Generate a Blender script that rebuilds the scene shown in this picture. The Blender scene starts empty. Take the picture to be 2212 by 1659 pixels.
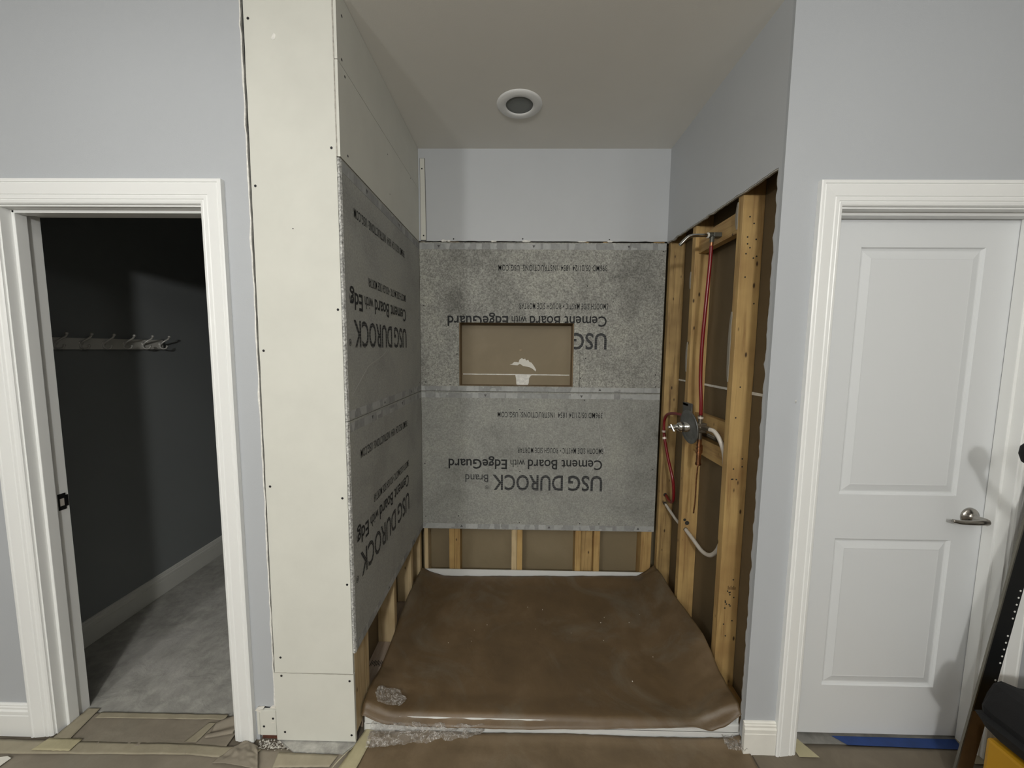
import bpy, bmesh, math, random
from mathutils import Vector, Matrix, noise
random.seed(7)
S = bpy.context.scene
COL = S.collection

# ------------------------------------------------------------------ camera
cam_d = bpy.data.cameras.new('camera'); cam = bpy.data.objects.new('camera', cam_d); COL.objects.link(cam)
R_ = Vector((0.9998214, 0.0167081, 0.00883226)); U_ = Vector((-0.01032642, 0.09156612, 0.99574546)); F_ = Vector((-0.01582828, 0.99565882, -0.0917223))
cam.matrix_world = Matrix(((R_.x, U_.x, -F_.x, 0.6165), (R_.y, U_.y, -F_.y, -1.3539), (R_.z, U_.z, -F_.z, 1.5716), (0, 0, 0, 1)))
cam_d.sensor_width = 36.0; cam_d.lens = 809.98 / 2212 * 36.0; cam_d.clip_start = 0.02
S.camera = cam
# ------------------------------------------------------------------ world and lights
S.view_settings.view_transform = 'Standard'; S.view_settings.look = 'None'; S.view_settings.gamma = 1; S.view_settings.exposure = 0.0
S.view_settings.use_curve_mapping = False
wd = bpy.data.worlds.new('World'); S.world = wd; wd.use_nodes = True
wd.node_tree.nodes['Background'].inputs[0].default_value = (0.05, 0.055, 0.06, 1)
def area(name, loc, target, sx, sy, power, color):
    l = bpy.data.lights.new(name, 'AREA'); l.shape = 'RECTANGLE'; l.size = sx; l.size_y = sy; l.energy = power; l.color = color
    o = bpy.data.objects.new(name, l); COL.objects.link(o); o.location = loc
    o.rotation_euler = (Vector(target) - Vector(loc)).to_track_quat('-Z', 'Y').to_euler()
    return o
def bulb(name, loc, power, radius, color=(1.0, 0.99, 0.955)):
    l = bpy.data.lights.new(name, 'POINT'); l.energy = power; l.shadow_soft_size = radius; l.color = color
    o = bpy.data.objects.new(name, l); COL.objects.link(o); o.location = loc; return o
bulb('vanity_bulb_left', (-0.85, -3.1, 2.25), 78, 0.10)
bulb('vanity_bulb_right', (0.50, -3.1, 2.25), 138, 0.10)
bulb('far_bulb_right', (1.9, -1.5, 2.50), 9, 0.10)
area('room_lamp_ceiling', (-0.62, -1.0, 2.74), (-0.62, -0.98, 0.0), 0.3, 0.3, 4, (1.0, 0.99, 0.955))

# ------------------------------------------------------------------ helpers
def link(o): COL.objects.link(o); return o
def obj(name, bm, m, parent=None, kind=None, smooth=False):
    me = bpy.data.meshes.new(name)
    bmesh.ops.recalc_face_normals(bm, faces=bm.faces[:])
    bm.to_mesh(me); bm.free()
    for x in (m if isinstance(m, (list, tuple)) else [m]): me.materials.append(x)
    if smooth:
        for p in me.polygons: p.use_smooth = True
    o = link(bpy.data.objects.new(name, me))
    if parent:
        o.parent = parent; o.location = -parent_base(parent)
    if kind: o['kind'] = kind
    return o
def parent_base(p):
    b = Vector((0, 0, 0))
    while p: b = b + p.location; p = p.parent
    return b
def thing(name, label, cat, loc=(0, 0, 0), group=None):
    o = link(bpy.data.objects.new(name, None)); o.location = loc; o.empty_display_size = 0.05
    return tag(o, label, cat, group)
def tag(o, label, cat, group=None, kind=None):
    o['label'] = label; o['category'] = cat
    if group: o['group'] = group
    if kind: o['kind'] = kind
    return o
def struct(name, bm, m, parent=None, **k):
    return obj(name, bm, m, parent, kind='structure' if parent is None else None, **k)
def B(): return bmesh.new()
def bx(bm, x0, x1, y0, y1, z0, z1, bev=0.0, mi=0):
    t = bmesh.new() if bev else bm
    v = [t.verts.new(p) for p in ((x0, y0, z0), (x1, y0, z0), (x1, y1, z0), (x0, y1, z0), (x0, y0, z1), (x1, y0, z1), (x1, y1, z1), (x0, y1, z1))]
    fs = [t.faces.new([v[i] for i in q]) for q in ((0, 3, 2, 1), (4, 5, 6, 7), (0, 1, 5, 4), (1, 2, 6, 5), (2, 3, 7, 6), (3, 0, 4, 7))]
    for f in fs: f.material_index = mi
    if bev:
        bmesh.ops.bevel(t, geom=t.edges[:], offset=bev, segments=2, affect='EDGES', profile=0.6)
        for f in t.faces: f.material_index = mi
        merge(bm, t)
    return bm
def merge(bm, t):
    me = bpy.data.meshes.new('tmp'); t.to_mesh(me); t.free(); bm.from_mesh(me); bpy.data.meshes.remove(me)
def box(*a, **k): return bx(B(), *a, **k)
def tube(bm, pts, r, n=12, smooth_steps=6, caps=True, radii=None):
    P = [Vector(p) for p in pts]
    if smooth_steps and len(P) > 2:
        Q = []; RR = []
        rr = radii or [r] * len(P)
        for i in range(len(P) - 1):
            p0 = P[max(i - 1, 0)]; p1 = P[i]; p2 = P[i + 1]; p3 = P[min(i + 2, len(P) - 1)]
            for k in range(smooth_steps):
                t = k / smooth_steps
                Q.append(0.5 * ((2 * p1) + (-p0 + p2) * t + (2 * p0 - 5 * p1 + 4 * p2 - p3) * t * t + (-p0 + 3 * p1 - 3 * p2 + p3) * t ** 3))
                RR.append(rr[i] * (1 - t) + rr[i + 1] * t)
        Q.append(P[-1]); RR.append(rr[-1]); P = Q
    else: RR = radii or [r] * len(P)
    rings = []; nrm = None
    for i, p in enumerate(P):
        d = (P[min(i + 1, len(P) - 1)] - P[max(i - 1, 0)]).normalized()
        if nrm is None:
            nrm = d.orthogonal().normalized()
        nrm = (nrm - d * nrm.dot(d)).normalized(); b = d.cross(nrm)
        rings.append([bm.verts.new(p + RR[i] * (math.cos(a) * nrm + math.sin(a) * b)) for a in [2 * math.pi * k / n for k in range(n)]])
    for a, b in zip(rings, rings[1:]):
        for k in range(n): bm.faces.new((a[k], a[(k + 1) % n], b[(k + 1) % n], b[k]))
    if caps: bm.faces.new(rings[0]); bm.faces.new(rings[-1][::-1])
    return bm
def lathe(bm, c, axis, prof, n=32):
    """prof: (radius, distance along axis)"""
    ax = Vector(axis).normalized(); u = ax.orthogonal().normalized(); w = ax.cross(u); c = Vector(c)
    rings = []
    for r, h in prof:
        if r < 1e-6: rings.append([bm.verts.new(c + ax * h)])
        else: rings.append([bm.verts.new(c + ax * h + r * (math.cos(2 * math.pi * k / n) * u + math.sin(2 * math.pi * k / n) * w)) for k in range(n)])
    for a, b in zip(rings, rings[1:]):
        for k in range(n):
            q = []
            for v in ((a[k % len(a)]), (a[(k + 1) % len(a)]), (b[(k + 1) % len(b)]), (b[k % len(b)])):
                if v not in q: q.append(v)
            if len(q) > 2: bm.faces.new(q)
    return bm
def prism(bm, pts, fn, t0, t1, mi=0):
    """polygon pts (a,b), extruded along third coordinate t0..t1; fn(a,b,t)->xyz"""
    v0 = [bm.verts.new(fn(a, b, t0)) for a, b in pts]; v1 = [bm.verts.new(fn(a, b, t1)) for a, b in pts]
    n = len(pts); fs = [bm.faces.new(v0), bm.faces.new(v1[::-1])]
    for i in range(n): fs.append(bm.faces.new((v0[i], v1[i], v1[(i + 1) % n], v0[(i + 1) % n])))
    for f in fs: f.material_index = mi
    return bm
XZ = lambda a, b, t: (a, t, b)
YZ = lambda a, b, t: (t, a, b)
XY = lambda a, b, t: (a, b, t)
def jag(a, b, n, amp, seed, step=False):
    """noisy polyline from a to b (2D)"""
    out = []; a = Vector(a); b = Vector(b); d = (b - a); nn = Vector((-d.y, d.x)).normalized()
    for i in range(n + 1):
        t = i / n
        w = noise.noise(Vector((t * n * 0.37, seed, 0))) + 0.5 * noise.noise(Vector((t * n * 0.9, seed + 5, 0)))
        if i in (0, n): w *= 0.2
        p = a + d * t + nn * amp * w
        out.append((p.x, p.y))
    return out
def panel_hole(bm, x0, x1, z0, z1, hx0, hx1, hz0, hz1, y0, y1):
    """slab in XZ with a rectangular hole, thickness y0..y1, one clean shell"""
    o = [(x0, z0), (x1, z0), (x1, z1), (x0, z1)]; h = [(hx0, hz0), (hx1, hz0), (hx1, hz1), (hx0, hz1)]
    V = {}
    for y in (y0, y1):
        for k, q in enumerate(o): V[(0, k, y)] = bm.verts.new((q[0], y, q[1]))
        for k, q in enumerate(h): V[(1, k, y)] = bm.verts.new((q[0], y, q[1]))
    for k in range(4):
        j = (k + 1) % 4
        for y in (y0, y1): bm.faces.new((V[(0, k, y)], V[(0, j, y)], V[(1, j, y)], V[(1, k, y)]))
        for r in (0, 1): bm.faces.new((V[(r, k, y0)], V[(r, j, y0)], V[(r, j, y1)], V[(r, k, y1)]))
    return bm

# ------------------------------------------------------------------ materials
def nodes(name):
    m = bpy.data.materials.new(name); m.use_nodes = True
    nt = m.node_tree; b = nt.nodes['Principled BSDF']
    return m, nt, b
def N(nt, t, **k):
    n = nt.nodes.new(t)
    for a, v in k.items():
        if hasattr(n, a): setattr(n, a, v)
        else: n.inputs[a].default_value = v
    return n
def coords(nt, scale=(1, 1, 1), rot=(0, 0, 0)):
    t = nt.nodes.new('ShaderNodeTexCoord'); mp = nt.nodes.new('ShaderNodeMapping')
    mp.inputs['Scale'].default_value = scale; mp.inputs['Rotation'].default_value = rot
    nt.links.new(t.outputs['Object'], mp.inputs[0]); return mp.outputs[0]
def ramp(nt, fac, stops):
    r = nt.nodes.new('ShaderNodeValToRGB'); e = r.color_ramp.elements
    while len(e) < len(stops): e.new(0.5)
    for k, (p, c) in enumerate(stops):
        e[k].position = p; e[k].color = (c[0], c[1], c[2], 1)
    nt.links.new(fac, r.inputs[0]); return r.outputs[0]
def mix(nt, fac, a, b, mode='MIX'):
    m = nt.nodes.new('ShaderNodeMix'); m.data_type = 'RGBA'; m.blend_type = mode
    for s, v in ((m.inputs[0], fac), (m.inputs[6], a), (m.inputs[7], b)):
        if hasattr(v, 'links'): nt.links.new(v, s)
        elif isinstance(v, (int, float)): s.default_value = v
        else: s.default_value = (v[0], v[1], v[2], 1)
    return m.outputs[2]
def noise_n(nt, co, scale, detail=3, rough=0.5, dist=0.0):
    n = nt.nodes.new('ShaderNodeTexNoise'); n.inputs['Scale'].default_value = scale; n.inputs['Detail'].default_value = detail
    n.inputs['Roughness'].default_value = rough; n.inputs['Distortion'].default_value = dist
    nt.links.new(co, n.inputs[0]); return n.outputs[0]
def bump(nt, b, h, strength, dist=0.002):
    n = nt.nodes.new('ShaderNodeBump'); n.inputs['Strength'].default_value = strength; n.inputs['Distance'].default_value = dist
    nt.links.new(h, n.inputs['Height']); nt.links.new(n.outputs[0], b.inputs['Normal']); return n
def mat(name, col, rough=0.5, metal=0.0, var=0.0, vscale=3.0, bstr=0.0, bscale=200.0, bdist=0.001, spec=None, fine=0.0):
    m, nt, b = nodes(name); b.inputs['Roughness'].default_value = rough; b.inputs['Metallic'].default_value = metal
    b.inputs['Base Color'].default_value = (*col, 1)
    if spec is not None: b.inputs['Specular IOR Level'].default_value = spec
    co = coords(nt)
    if var:
        c = ramp(nt, noise_n(nt, co, vscale, 4, 0.6), [(0.3, [x * (1 - var) for x in col]), (0.7, [min(1, x * (1 + var)) for x in col])])
        nt.links.new(c, b.inputs['Base Color'])
    if bstr: bump(nt, b, noise_n(nt, co, bscale, 2), bstr, bdist)
    return m
M = {}
M['paint'] = mat('blue_grey_wall_paint', (0.445, 0.465, 0.49), 0.55, var=0.02, vscale=1.2, bstr=0.35, bscale=260, bdist=0.0008)
M['paint_alcove'] = mat('blue_grey_alcove_paint', (0.50, 0.52, 0.54), 0.5, var=0.02, vscale=2.5, bstr=0.15, bscale=260)
M['room'] = mat('taupe_room_paint', (0.22, 0.21, 0.19), 0.8)
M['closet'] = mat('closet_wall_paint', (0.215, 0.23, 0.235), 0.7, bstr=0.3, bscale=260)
M['ceiling'] = mat('warm_white_ceiling_paint', (0.80, 0.785, 0.735), 0.8, var=0.02, vscale=2, bstr=0.2, bscale=200)
M['trim'] = mat('white_trim_paint', (0.82, 0.83, 0.82), 0.35)
M['door'] = mat('white_door_paint', (0.69, 0.71, 0.725), 0.42, bstr=0.12, bscale=160)
M['drywall'] = mat('cream_drywall_paper', (0.64, 0.64, 0.585), 0.8, var=0.035, vscale=5)
M['gypsum'] = mat('white_gypsum', (0.75, 0.74, 0.70), 0.9, var=0.15, vscale=60, bstr=0.6, bscale=150, bdist=0.003)
M['gap'] = mat('dark_gap', (0.03, 0.027, 0.022), 0.9)
M['rawedge'] = mat('cut_drywall_edge', (0.42, 0.40, 0.36), 0.9, var=0.3, vscale=70, bstr=0.6, bscale=150, bdist=0.003)
M['screw'] = mat('dark_screw', (0.015, 0.015, 0.016), 0.5, 0.3)
M['chrome'] = mat('polished_chrome', (0.62, 0.62, 0.60), 0.14, 1.0)
M['nickel'] = mat('satin_nickel', (0.42, 0.40, 0.37), 0.25, 1.0)
M['plate'] = mat('dull_grey_metal', (0.20, 0.205, 0.20), 0.42, 0.75, var=0.2, vscale=30)
M['darkmetal'] = mat('dark_cast_metal', (0.10, 0.10, 0.085), 0.5, 0.6)
M['bronze'] = mat('cast_bronze', (0.30, 0.27, 0.22), 0.35, 0.9)
M['copper'] = mat('copper', (0.42, 0.21, 0.11), 0.32, 1.0, var=0.35, vscale=60)
M['red'] = mat('red_pex', (0.17, 0.008, 0.010), 0.3)
M['white_pex'] = mat('white_pex', (0.60, 0.56, 0.50), 0.35)
M['clamp'] = mat('pale_clamp_metal', (0.75, 0.66, 0.58), 0.4, 0.4)
M['ink'] = mat('faded_black_ink', (0.018, 0.019, 0.02), 0.8)
M['black'] = mat('black_strike', (0.006, 0.006, 0.006), 0.45)
M['pan'] = mat('white_acrylic', (0.68, 0.69, 0.68), 0.3)
M['lens'] = mat('grey_lamp_lens', (0.17, 0.185, 0.175), 0.35, bstr=0.4, bscale=90)
M['blue'] = mat('blue_tape', (0.014, 0.045, 0.18), 0.6, var=0.15, vscale=20)
M['yellow'] = mat('yellow_plastic', (0.42, 0.22, 0.008), 0.5)
M['cloth'] = mat('black_cloth', (0.003, 0.003, 0.0035), 0.9, bstr=0.6, bscale=300)
M['rail'] = mat('black_rail', (0.012, 0.013, 0.014), 0.35, 0.3)
M['railedge'] = mat('grey_rail_edge', (0.20, 0.19, 0.16), 0.35, 0.7)
M['railreflect'] = mat('brown_floor_reflection', (0.115, 0.068, 0.030), 0.5, var=0.2, vscale=12)  # brown floor reflection put into the colour of the shiny rail
M['hole'] = mat('white_fleck', (0.75, 0.75, 0.72), 0.5)
M['paper_edge'] = mat('white_paper', (0.72, 0.70, 0.64), 0.8)
def mat_wood(name, base, dark, knot=True, grain_axis='Z', seed=0.0):
    m, nt, b = nodes(name); b.inputs['Roughness'].default_value = 0.62
    s = {'Z': (28, 28, 1.4), 'Y': (28, 1.4, 28), 'X': (1.4, 28, 28)}[grain_axis]
    tc = nt.nodes.new('ShaderNodeTexCoord'); mp = nt.nodes.new('ShaderNodeMapping'); mp.inputs['Scale'].default_value = s; mp.inputs['Location'].default_value = (seed, seed * 2, seed * 3)
    nt.links.new(tc.outputs['Object'], mp.inputs[0])
    g = noise_n(nt, mp.outputs[0], 1.6, 6, 0.62, 0.6)
    c = ramp(nt, g, [(0.30, dark), (0.48, base), (0.72, [min(1, x * 1.18) for x in base])])
    co2 = coords(nt)
    big = noise_n(nt, co2, 4.0, 3, 0.6)
    c = mix(nt, ramp(nt, big, [(0.42, (0, 0, 0)), (0.66, (0.55, 0.55, 0.55))]), c, dark)
    if knot:
        v = nt.nodes.new('ShaderNodeTexVoronoi'); v.inputs['Scale'].default_value = 1.0
        mp2 = nt.nodes.new('ShaderNodeMapping'); mp2.inputs['Scale'].default_value = (22, 22, 9); mp2.inputs['Location'].default_value = (seed, seed, seed)
        nt.links.new(tc.outputs['Object'], mp2.inputs[0]); nt.links.new(mp2.outputs[0], v.inputs[0])
        k = ramp(nt, v.outputs['Distance'], [(0.06, (1, 1, 1)), (0.13, (0, 0, 0))])
        c = mix(nt, k, c, (0.05, 0.025, 0.010))
    nt.links.new(c, b.inputs['Base Color']); bump(nt, b, g, 0.25, 0.001)
    return m
M['wood'] = mat_wood('golden_pine_stud', (0.47, 0.315, 0.125), (0.27, 0.15, 0.055))
M['woody'] = mat_wood('golden_pine_block', (0.47, 0.315, 0.125), (0.27, 0.15, 0.055), grain_axis='Y', seed=3)
M['woodl'] = mat_wood('pale_pine_stud', (0.56, 0.44, 0.26), (0.36, 0.25, 0.12), seed=5)
M['woodx'] = mat_wood('pale_pine_plate', (0.40, 0.33, 0.27), (0.27, 0.20, 0.15), knot=False, grain_axis='Y', seed=7)
M['woods'] = mat_wood('stained_pine_stud', (0.44, 0.30, 0.125), (0.15, 0.085, 0.032), seed=9)
M['nichewood'] = mat_wood('dull_brown_wood', (0.24, 0.165, 0.09), (0.15, 0.10, 0.05), knot=False, seed=2)
def mat_kraft(name, col, var, rough, scale=5, sheen_bump=0.25, streak=None):
    m, nt, b = nodes(name); b.inputs['Roughness'].default_value = rough
    co = coords(nt)
    n1 = noise_n(nt, co, scale, 6, 0.62, 0.4)
    c = ramp(nt, n1, [(0.30, [x * (1 - var) for x in col]), (0.52, col), (0.75, [min(1, x * (1 + var * 1.2) + 0.012) for x in col])])
    if streak:
        n2 = noise_n(nt, coords(nt, (1, 1, 1), (0.2, 0.1, 0.5)), 2.3, 7, 0.7, 1.2)
        c = mix(nt, ramp(nt, n2, [(0.50, (0, 0, 0)), (0.72, (0.75, 0.75, 0.75))]), c, streak)
    nt.links.new(c, b.inputs['Base Color'])
    bump(nt, b, noise_n(nt, co, 9, 6, 0.6, 0.5), sheen_bump, 0.01)
    return m
M['kraft'] = mat_kraft('brown_drywall_back_paper', (0.150, 0.110, 0.060), 0.10, 0.7, 3, 0.05)
M['panpaper'] = mat_kraft('brown_builders_paper', (0.122, 0.080, 0.040), 0.20, 0.50, 5, 0.28, (0.165, 0.145, 0.108))
M['frontpaper'] = mat_kraft('dusty_brown_builders_paper', (0.155, 0.112, 0.066), 0.18, 0.5, 6, 0.3, (0.22, 0.18, 0.13))
M['floorpaper'] = mat_kraft('grey_brown_floor_paper', (0.235, 0.205, 0.16), 0.12, 0.7, 7, 0.3, (0.26, 0.24, 0.19))
M['tape'] = mat_kraft('tan_masking_tape', (0.33, 0.295, 0.215), 0.10, 0.6, 12, 0.3)
M['ytape'] = mat_kraft('yellow_masking_tape', (0.42, 0.38, 0.24), 0.10, 0.6, 12, 0.3)
M['carpet'] = mat_kraft('grey_concrete_closet_floor', (0.34, 0.335, 0.31), 0.22, 0.85, 16, 0.8, (0.44, 0.43, 0.41))
M['concrete'] = mat_kraft('rough_concrete', (0.36, 0.355, 0.33), 0.35, 0.9, 25, 1.0, (0.50, 0.49, 0.45))
M['floorbase'] = mat_kraft('dark_subfloor', (0.13, 0.11, 0.085), 0.2, 0.9, 10, 0.4)
M['tile'] = mat_kraft('grey_marble_threshold', (0.20, 0.195, 0.18), 0.25, 0.5, 20, 0.1)
def mat_board(name, col, speck, mott, seed):
    m, nt, b = nodes(name); b.inputs['Roughness'].default_value = 0.85
    tc = nt.nodes.new('ShaderNodeTexCoord'); mp = nt.nodes.new('ShaderNodeMapping'); mp.inputs['Location'].default_value = (seed, seed, seed)
    nt.links.new(tc.outputs['Object'], mp.inputs[0]); co = mp.outputs[0]
    n1 = noise_n(nt, co, 120, 3, 0.7); n2 = noise_n(nt, co, 3.2, 4, 0.6, 0.4); n3 = noise_n(nt, co, 45, 3, 0.6)
    c = ramp(nt, n1, [(0.36, [x * (1 - speck) for x in col]), (0.50, col), (0.66, [x * (1 + speck * 1.1) for x in col])])
    c = mix(nt, 1.0, c, ramp(nt, n3, [(0.35, (1 - speck * 0.5,) * 3), (0.7, (1.0,) * 3)]), 'MULTIPLY')
    c = mix(nt, 1.0, c, ramp(nt, n2, [(0.33, (1 - mott,) * 3), (0.5, (1 - mott * 0.4,) * 3), (0.7, (1.0, 1.0, 0.97))]), 'MULTIPLY')
    nt.links.new(c, b.inputs['Base Color']); bump(nt, b, n3, 0.25, 0.0015)
    return m
M['board_back_up'] = mat_board('speckled_grey_cement', (0.41, 0.41, 0.375), 0.38, 0.42, 0)
M['board_back_low'] = mat_board('mottled_grey_cement', (0.355, 0.36, 0.335), 0.20, 0.28, 4)
M['board_left'] = mat_board('smooth_grey_cement', (0.40, 0.405, 0.38), 0.13, 0.22, 9)
M['board_edge'] = mat_board('pebbly_raw_cement_edge', (0.50, 0.50, 0.48), 0.55, 0.2, 2)
def mat_tapeedge():
    m, nt, b = nodes('board_edge_printing'); b.inputs['Roughness'].default_value = 0.8
    co = coords(nt)
    sx = nt.nodes.new('ShaderNodeSeparateXYZ'); nt.links.new(co, sx.inputs[0])
    ad = nt.nodes.new('ShaderNodeMath'); ad.operation = 'ADD'; nt.links.new(sx.outputs[0], ad.inputs[0]); nt.links.new(sx.outputs[1], ad.inputs[1])
    cb = nt.nodes.new('ShaderNodeCombineXYZ'); nt.links.new(ad.outputs[0], cb.inputs[0])
    mz = nt.nodes.new('ShaderNodeMath'); mz.operation = 'MULTIPLY'; mz.inputs[1].default_value = 0.35; nt.links.new(sx.outputs[2], mz.inputs[0]); nt.links.new(mz.outputs[0], cb.inputs[1])
    v = nt.nodes.new('ShaderNodeTexVoronoi'); v.distance = 'CHEBYCHEV'; v.inputs['Scale'].default_value = 24; nt.links.new(cb.outputs[0], v.inputs[0])
    sp = nt.nodes.new('ShaderNodeSeparateColor'); nt.links.new(v.outputs['Color'], sp.inputs[0])
    c = ramp(nt, sp.outputs[0], [(0.0, (0.22, 0.225, 0.22)), (0.42, (0.29, 0.30, 0.295)), (0.58, (0.38, 0.39, 0.385)), (1.0, (0.47, 0.48, 0.475))])
    c = mix(nt, 0.35, c, ramp(nt, noise_n(nt, co, 60, 3), [(0.3, (0.26, 0.265, 0.26)), (0.7, (0.42, 0.43, 0.425))]))
    nt.links.new(c, b.inputs['Base Color']); return m
M['edgetape'] = mat_tapeedge()
def mat_dashed():
    m, nt, b = nodes('striped_black_ink'); b.inputs['Roughness'].default_value = 0.8
    co = coords(nt); sx = nt.nodes.new('ShaderNodeSeparateXYZ'); nt.links.new(co, sx.inputs[0])
    a = nt.nodes.new('ShaderNodeMath'); a.operation = 'MULTIPLY'; a.inputs[1].default_value = 2 * math.pi / 0.0125; nt.links.new(sx.outputs[2], a.inputs[0])
    s = nt.nodes.new('ShaderNodeMath'); s.operation = 'SINE'; nt.links.new(a.outputs[0], s.inputs[0])
    c = ramp(nt, s.outputs[0], [(0.0, (0.028, 0.03, 0.032)), (0.80, (0.032, 0.034, 0.036)), (0.95, (0.15, 0.15, 0.145))])
    nt.links.new(c, b.inputs['Base Color']); return m
M['dashink'] = mat_dashed()
def mat_plastic():
    m, nt, b = nodes('clear_crumpled_plastic')
    b.inputs['Base Color'].default_value = (0.55, 0.52, 0.48, 1); b.inputs['Roughness'].default_value = 0.2
    b.inputs['Alpha'].default_value = 0.13; b.inputs['Specular IOR Level'].default_value = 0.9
    n = noise_n(nt, coords(nt), 32, 5, 0.65, 1.2)
    a = ramp(nt, n, [(0.40, (0.10,) * 3), (0.485, (0.16,) * 3), (0.505, (0.75,) * 3), (0.53, (0.14,) * 3), (0.62, (0.10,) * 3)])  # thin opaque veins paint the glints along the plastic's creases
    nt.links.new(a, b.inputs['Alpha'])
    bump(nt, b, n, 0.9, 0.008)
    return m
M['plastic'] = mat_plastic()

# ------------------------------------------------------------------ dimensions (metres)
W = 1.516; D = 1.026; H = 2.7718; T = 0.0127
CL = 2.77

# ------------------------------------------------------------------ large structure
struct('floor', box(-2.4, 3.4, -5.2, 4.0, -0.12, 0.0), M['floorbase'])
struct('ceiling', box(-2.4, 3.4, -5.2, 4.0, CL, CL + 0.1), M['ceiling'])
struct('wall_rear', box(-2.4, 3.4, -5.3, -5.2, 0, CL), M['room'])
struct('wall_west', box(-2.5, -2.4, -5.2, 0.0, 0, CL), M['room'])
struct('wall_east', box(3.4, 3.5, -5.2, 0.0, 0, CL), M['room'])
# left front wall with the closet doorway, ragged edge next to the new drywall
LX0, LX1, DH = -1.235, -0.507, 2.075
bm = B(); bx(bm, -2.4, LX0 - 0.012, 0, 0.115, 0, CL); bx(bm, LX0 - 0.012, LX1 + 0.012, 0, 0.115, DH, CL)
bx(bm, LX1 + 0.012, -0.345, 0.0125, 0.115, 0, CL)
bx(bm, LX1 + 0.012, -0.405, 0, 0.0125, 0, CL)
edge = jag((-0.3285, CL), (-0.3350, 0.148), 90, 0.004, 3)
prism(bm, [(-0.405, 0.148), (-0.405, CL)] + edge, XZ, 0.0, 0.0125)
struct('wall_left', bm, M['paint'])
# white torn gypsum lip along that edge
bm = B()
a = jag((-0.3285, CL - 0.001), (-0.3350, 0.152), 90, 0.004, 3); b_ = jag((-0.3335, 0.152), (-0.3250, CL - 0.001), 140, 0.006, 11)
pts = []
for k in range(len(a)):
    z = a[k][1]; w = 0.0022 + 0.0035 * max(0, noise.noise(Vector((z * 9, 2, 0)))) * 2
    pts.append((a[k][0] - w - 0.001, z))
prism(bm, [(x + 0.0012, z) for x, z in a] + pts[::-1], XZ, -0.0022, 0.006)
tag(obj('torn_drywall_edge', bm, M['gypsum']), 'ragged white torn gypsum edge of the old wall beside the cream column panel', 'drywall edge')
# corner post behind the gap between old wall and new panel
tag(obj('corner_post', box(-0.345, -0.02, 0.0125, 0.05, 0.03, CL, bev=0.002), M['gap']), 'dark framing post showing in the thin gap left of the cream column panel', 'post')
tag(obj('splintered_stud', box(-0.3335, -0.3195, 0.002, 0.012, 0.142, 0.235), mat('reddish_splinter', (0.16, 0.06, 0.03), 0.8, var=0.5, vscale=60)), 'short reddish brown splintered strip left of the column panel near the floor', 'wood strip')
# right front wall with the door opening
RX0, RX1 = 1.722, 2.425
bm = B(); bx(bm, RX1 + 0.012, 3.4, 0, 0.115, 0, CL); bx(bm, RX0 - 0.012, RX1 + 0.012, 0, 0.115, DH, CL)
bx(bm, W, RX0 - 0.012, 0, T, 0.0, CL)
struct('wall_right', bm, M['paint'])
# alcove right wall above the cut-out and ragged strip at its front
bm = B()
cut = jag((0.030, 2.210), (1.013, 2.226), 46, 0.008, 21)
strip = jag((0.026, 0.05), (0.030, 2.210), 120, 0.010, 33)
prism(bm, [(T, CL), (T, 0.05)] + strip + cut[1:] + [(1.013, CL)], YZ, W, W + T)
prism(bm, [(y - 0.001, z) for y, z in strip] + [(y + 0.0045 + 0.004 * noise.noise(Vector((z * 20, 1, 3))), z) for y, z in strip[::-1]], YZ, W + 0.002, W + T - 0.001, mi=1)
prism(bm, [(y, z + 0.001) for y, z in cut] + [(y, z - 0.005 - 0.003 * noise.noise(Vector((y * 30, 7, 3)))) for y, z in cut[::-1]], YZ, W + 0.0025, W + T - 0.001, mi=1)
struct('wall_alcove_right', bm, [M['paint_alcove'], M['rawedge']])
# alcove back wall, painted drywall above the cement boards
bm = B(); low = jag((0.0, 2.2315), (W, 2.2330), 70, 0.0028, 41)
prism(bm, low + [(W, CL), (0.0, CL)], XZ, 1.013, D)
bx(bm, -0.12, W + 0.12, 1.118, 1.13, 0, CL)
struct('wall_alcove_back', bm, [M['paint_alcove']])
# chips of white gypsum along that lower edge
bm = B()
for x, w, h in ((0.155, 0.020, 0.010), (0.185, 0.012, 0.006), (0.46, 0.02, 0.004), (0.66, 0.03, 0.007), (1.17, 0.018, 0.008), (1.0, 0.03, 0.003)):
    prism(bm, [(x - w, 2.231), (x - w * .4, 2.231 + h), (x + w * .2, 2.231 + h * .7), (x + w, 2.232), (x + w * .5, 2.227), (x - w * .6, 2.226)], XZ, 1.009, 1.014)
tag(obj('gypsum_chips', bm, M['gypsum']), 'white gypsum chips along the joint above the back cement boards', 'plaster chips', kind='stuff')
# brown paper backs of the neighbouring rooms' drywall
struct('wall_bay_back', box(-0.115, W + 0.115, 1.115, 1.118, 0, CL), mat_kraft('tan_drywall_back_paper', (0.220, 0.175, 0.105), 0.08, 0.6, 3, 0.05))
struct('wall_bay_right', box(1.618, 1.630, 0.0135, 1.115, 0, CL), M['kraft'])
struct('wall_bay_left', box(-0.115, -0.102, 0.06, 1.115, 0, CL), M['kraft'])
# closet shell
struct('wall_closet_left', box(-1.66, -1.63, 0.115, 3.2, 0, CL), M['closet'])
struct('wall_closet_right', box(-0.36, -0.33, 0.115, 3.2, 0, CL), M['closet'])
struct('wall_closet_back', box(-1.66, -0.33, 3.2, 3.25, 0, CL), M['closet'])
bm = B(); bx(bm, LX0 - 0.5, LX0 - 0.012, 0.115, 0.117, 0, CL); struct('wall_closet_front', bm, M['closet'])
struct('floor_closet', box(-1.63, -0.36, 0.088, 3.2, 0.0, 0.006), M['carpet'])

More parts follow.
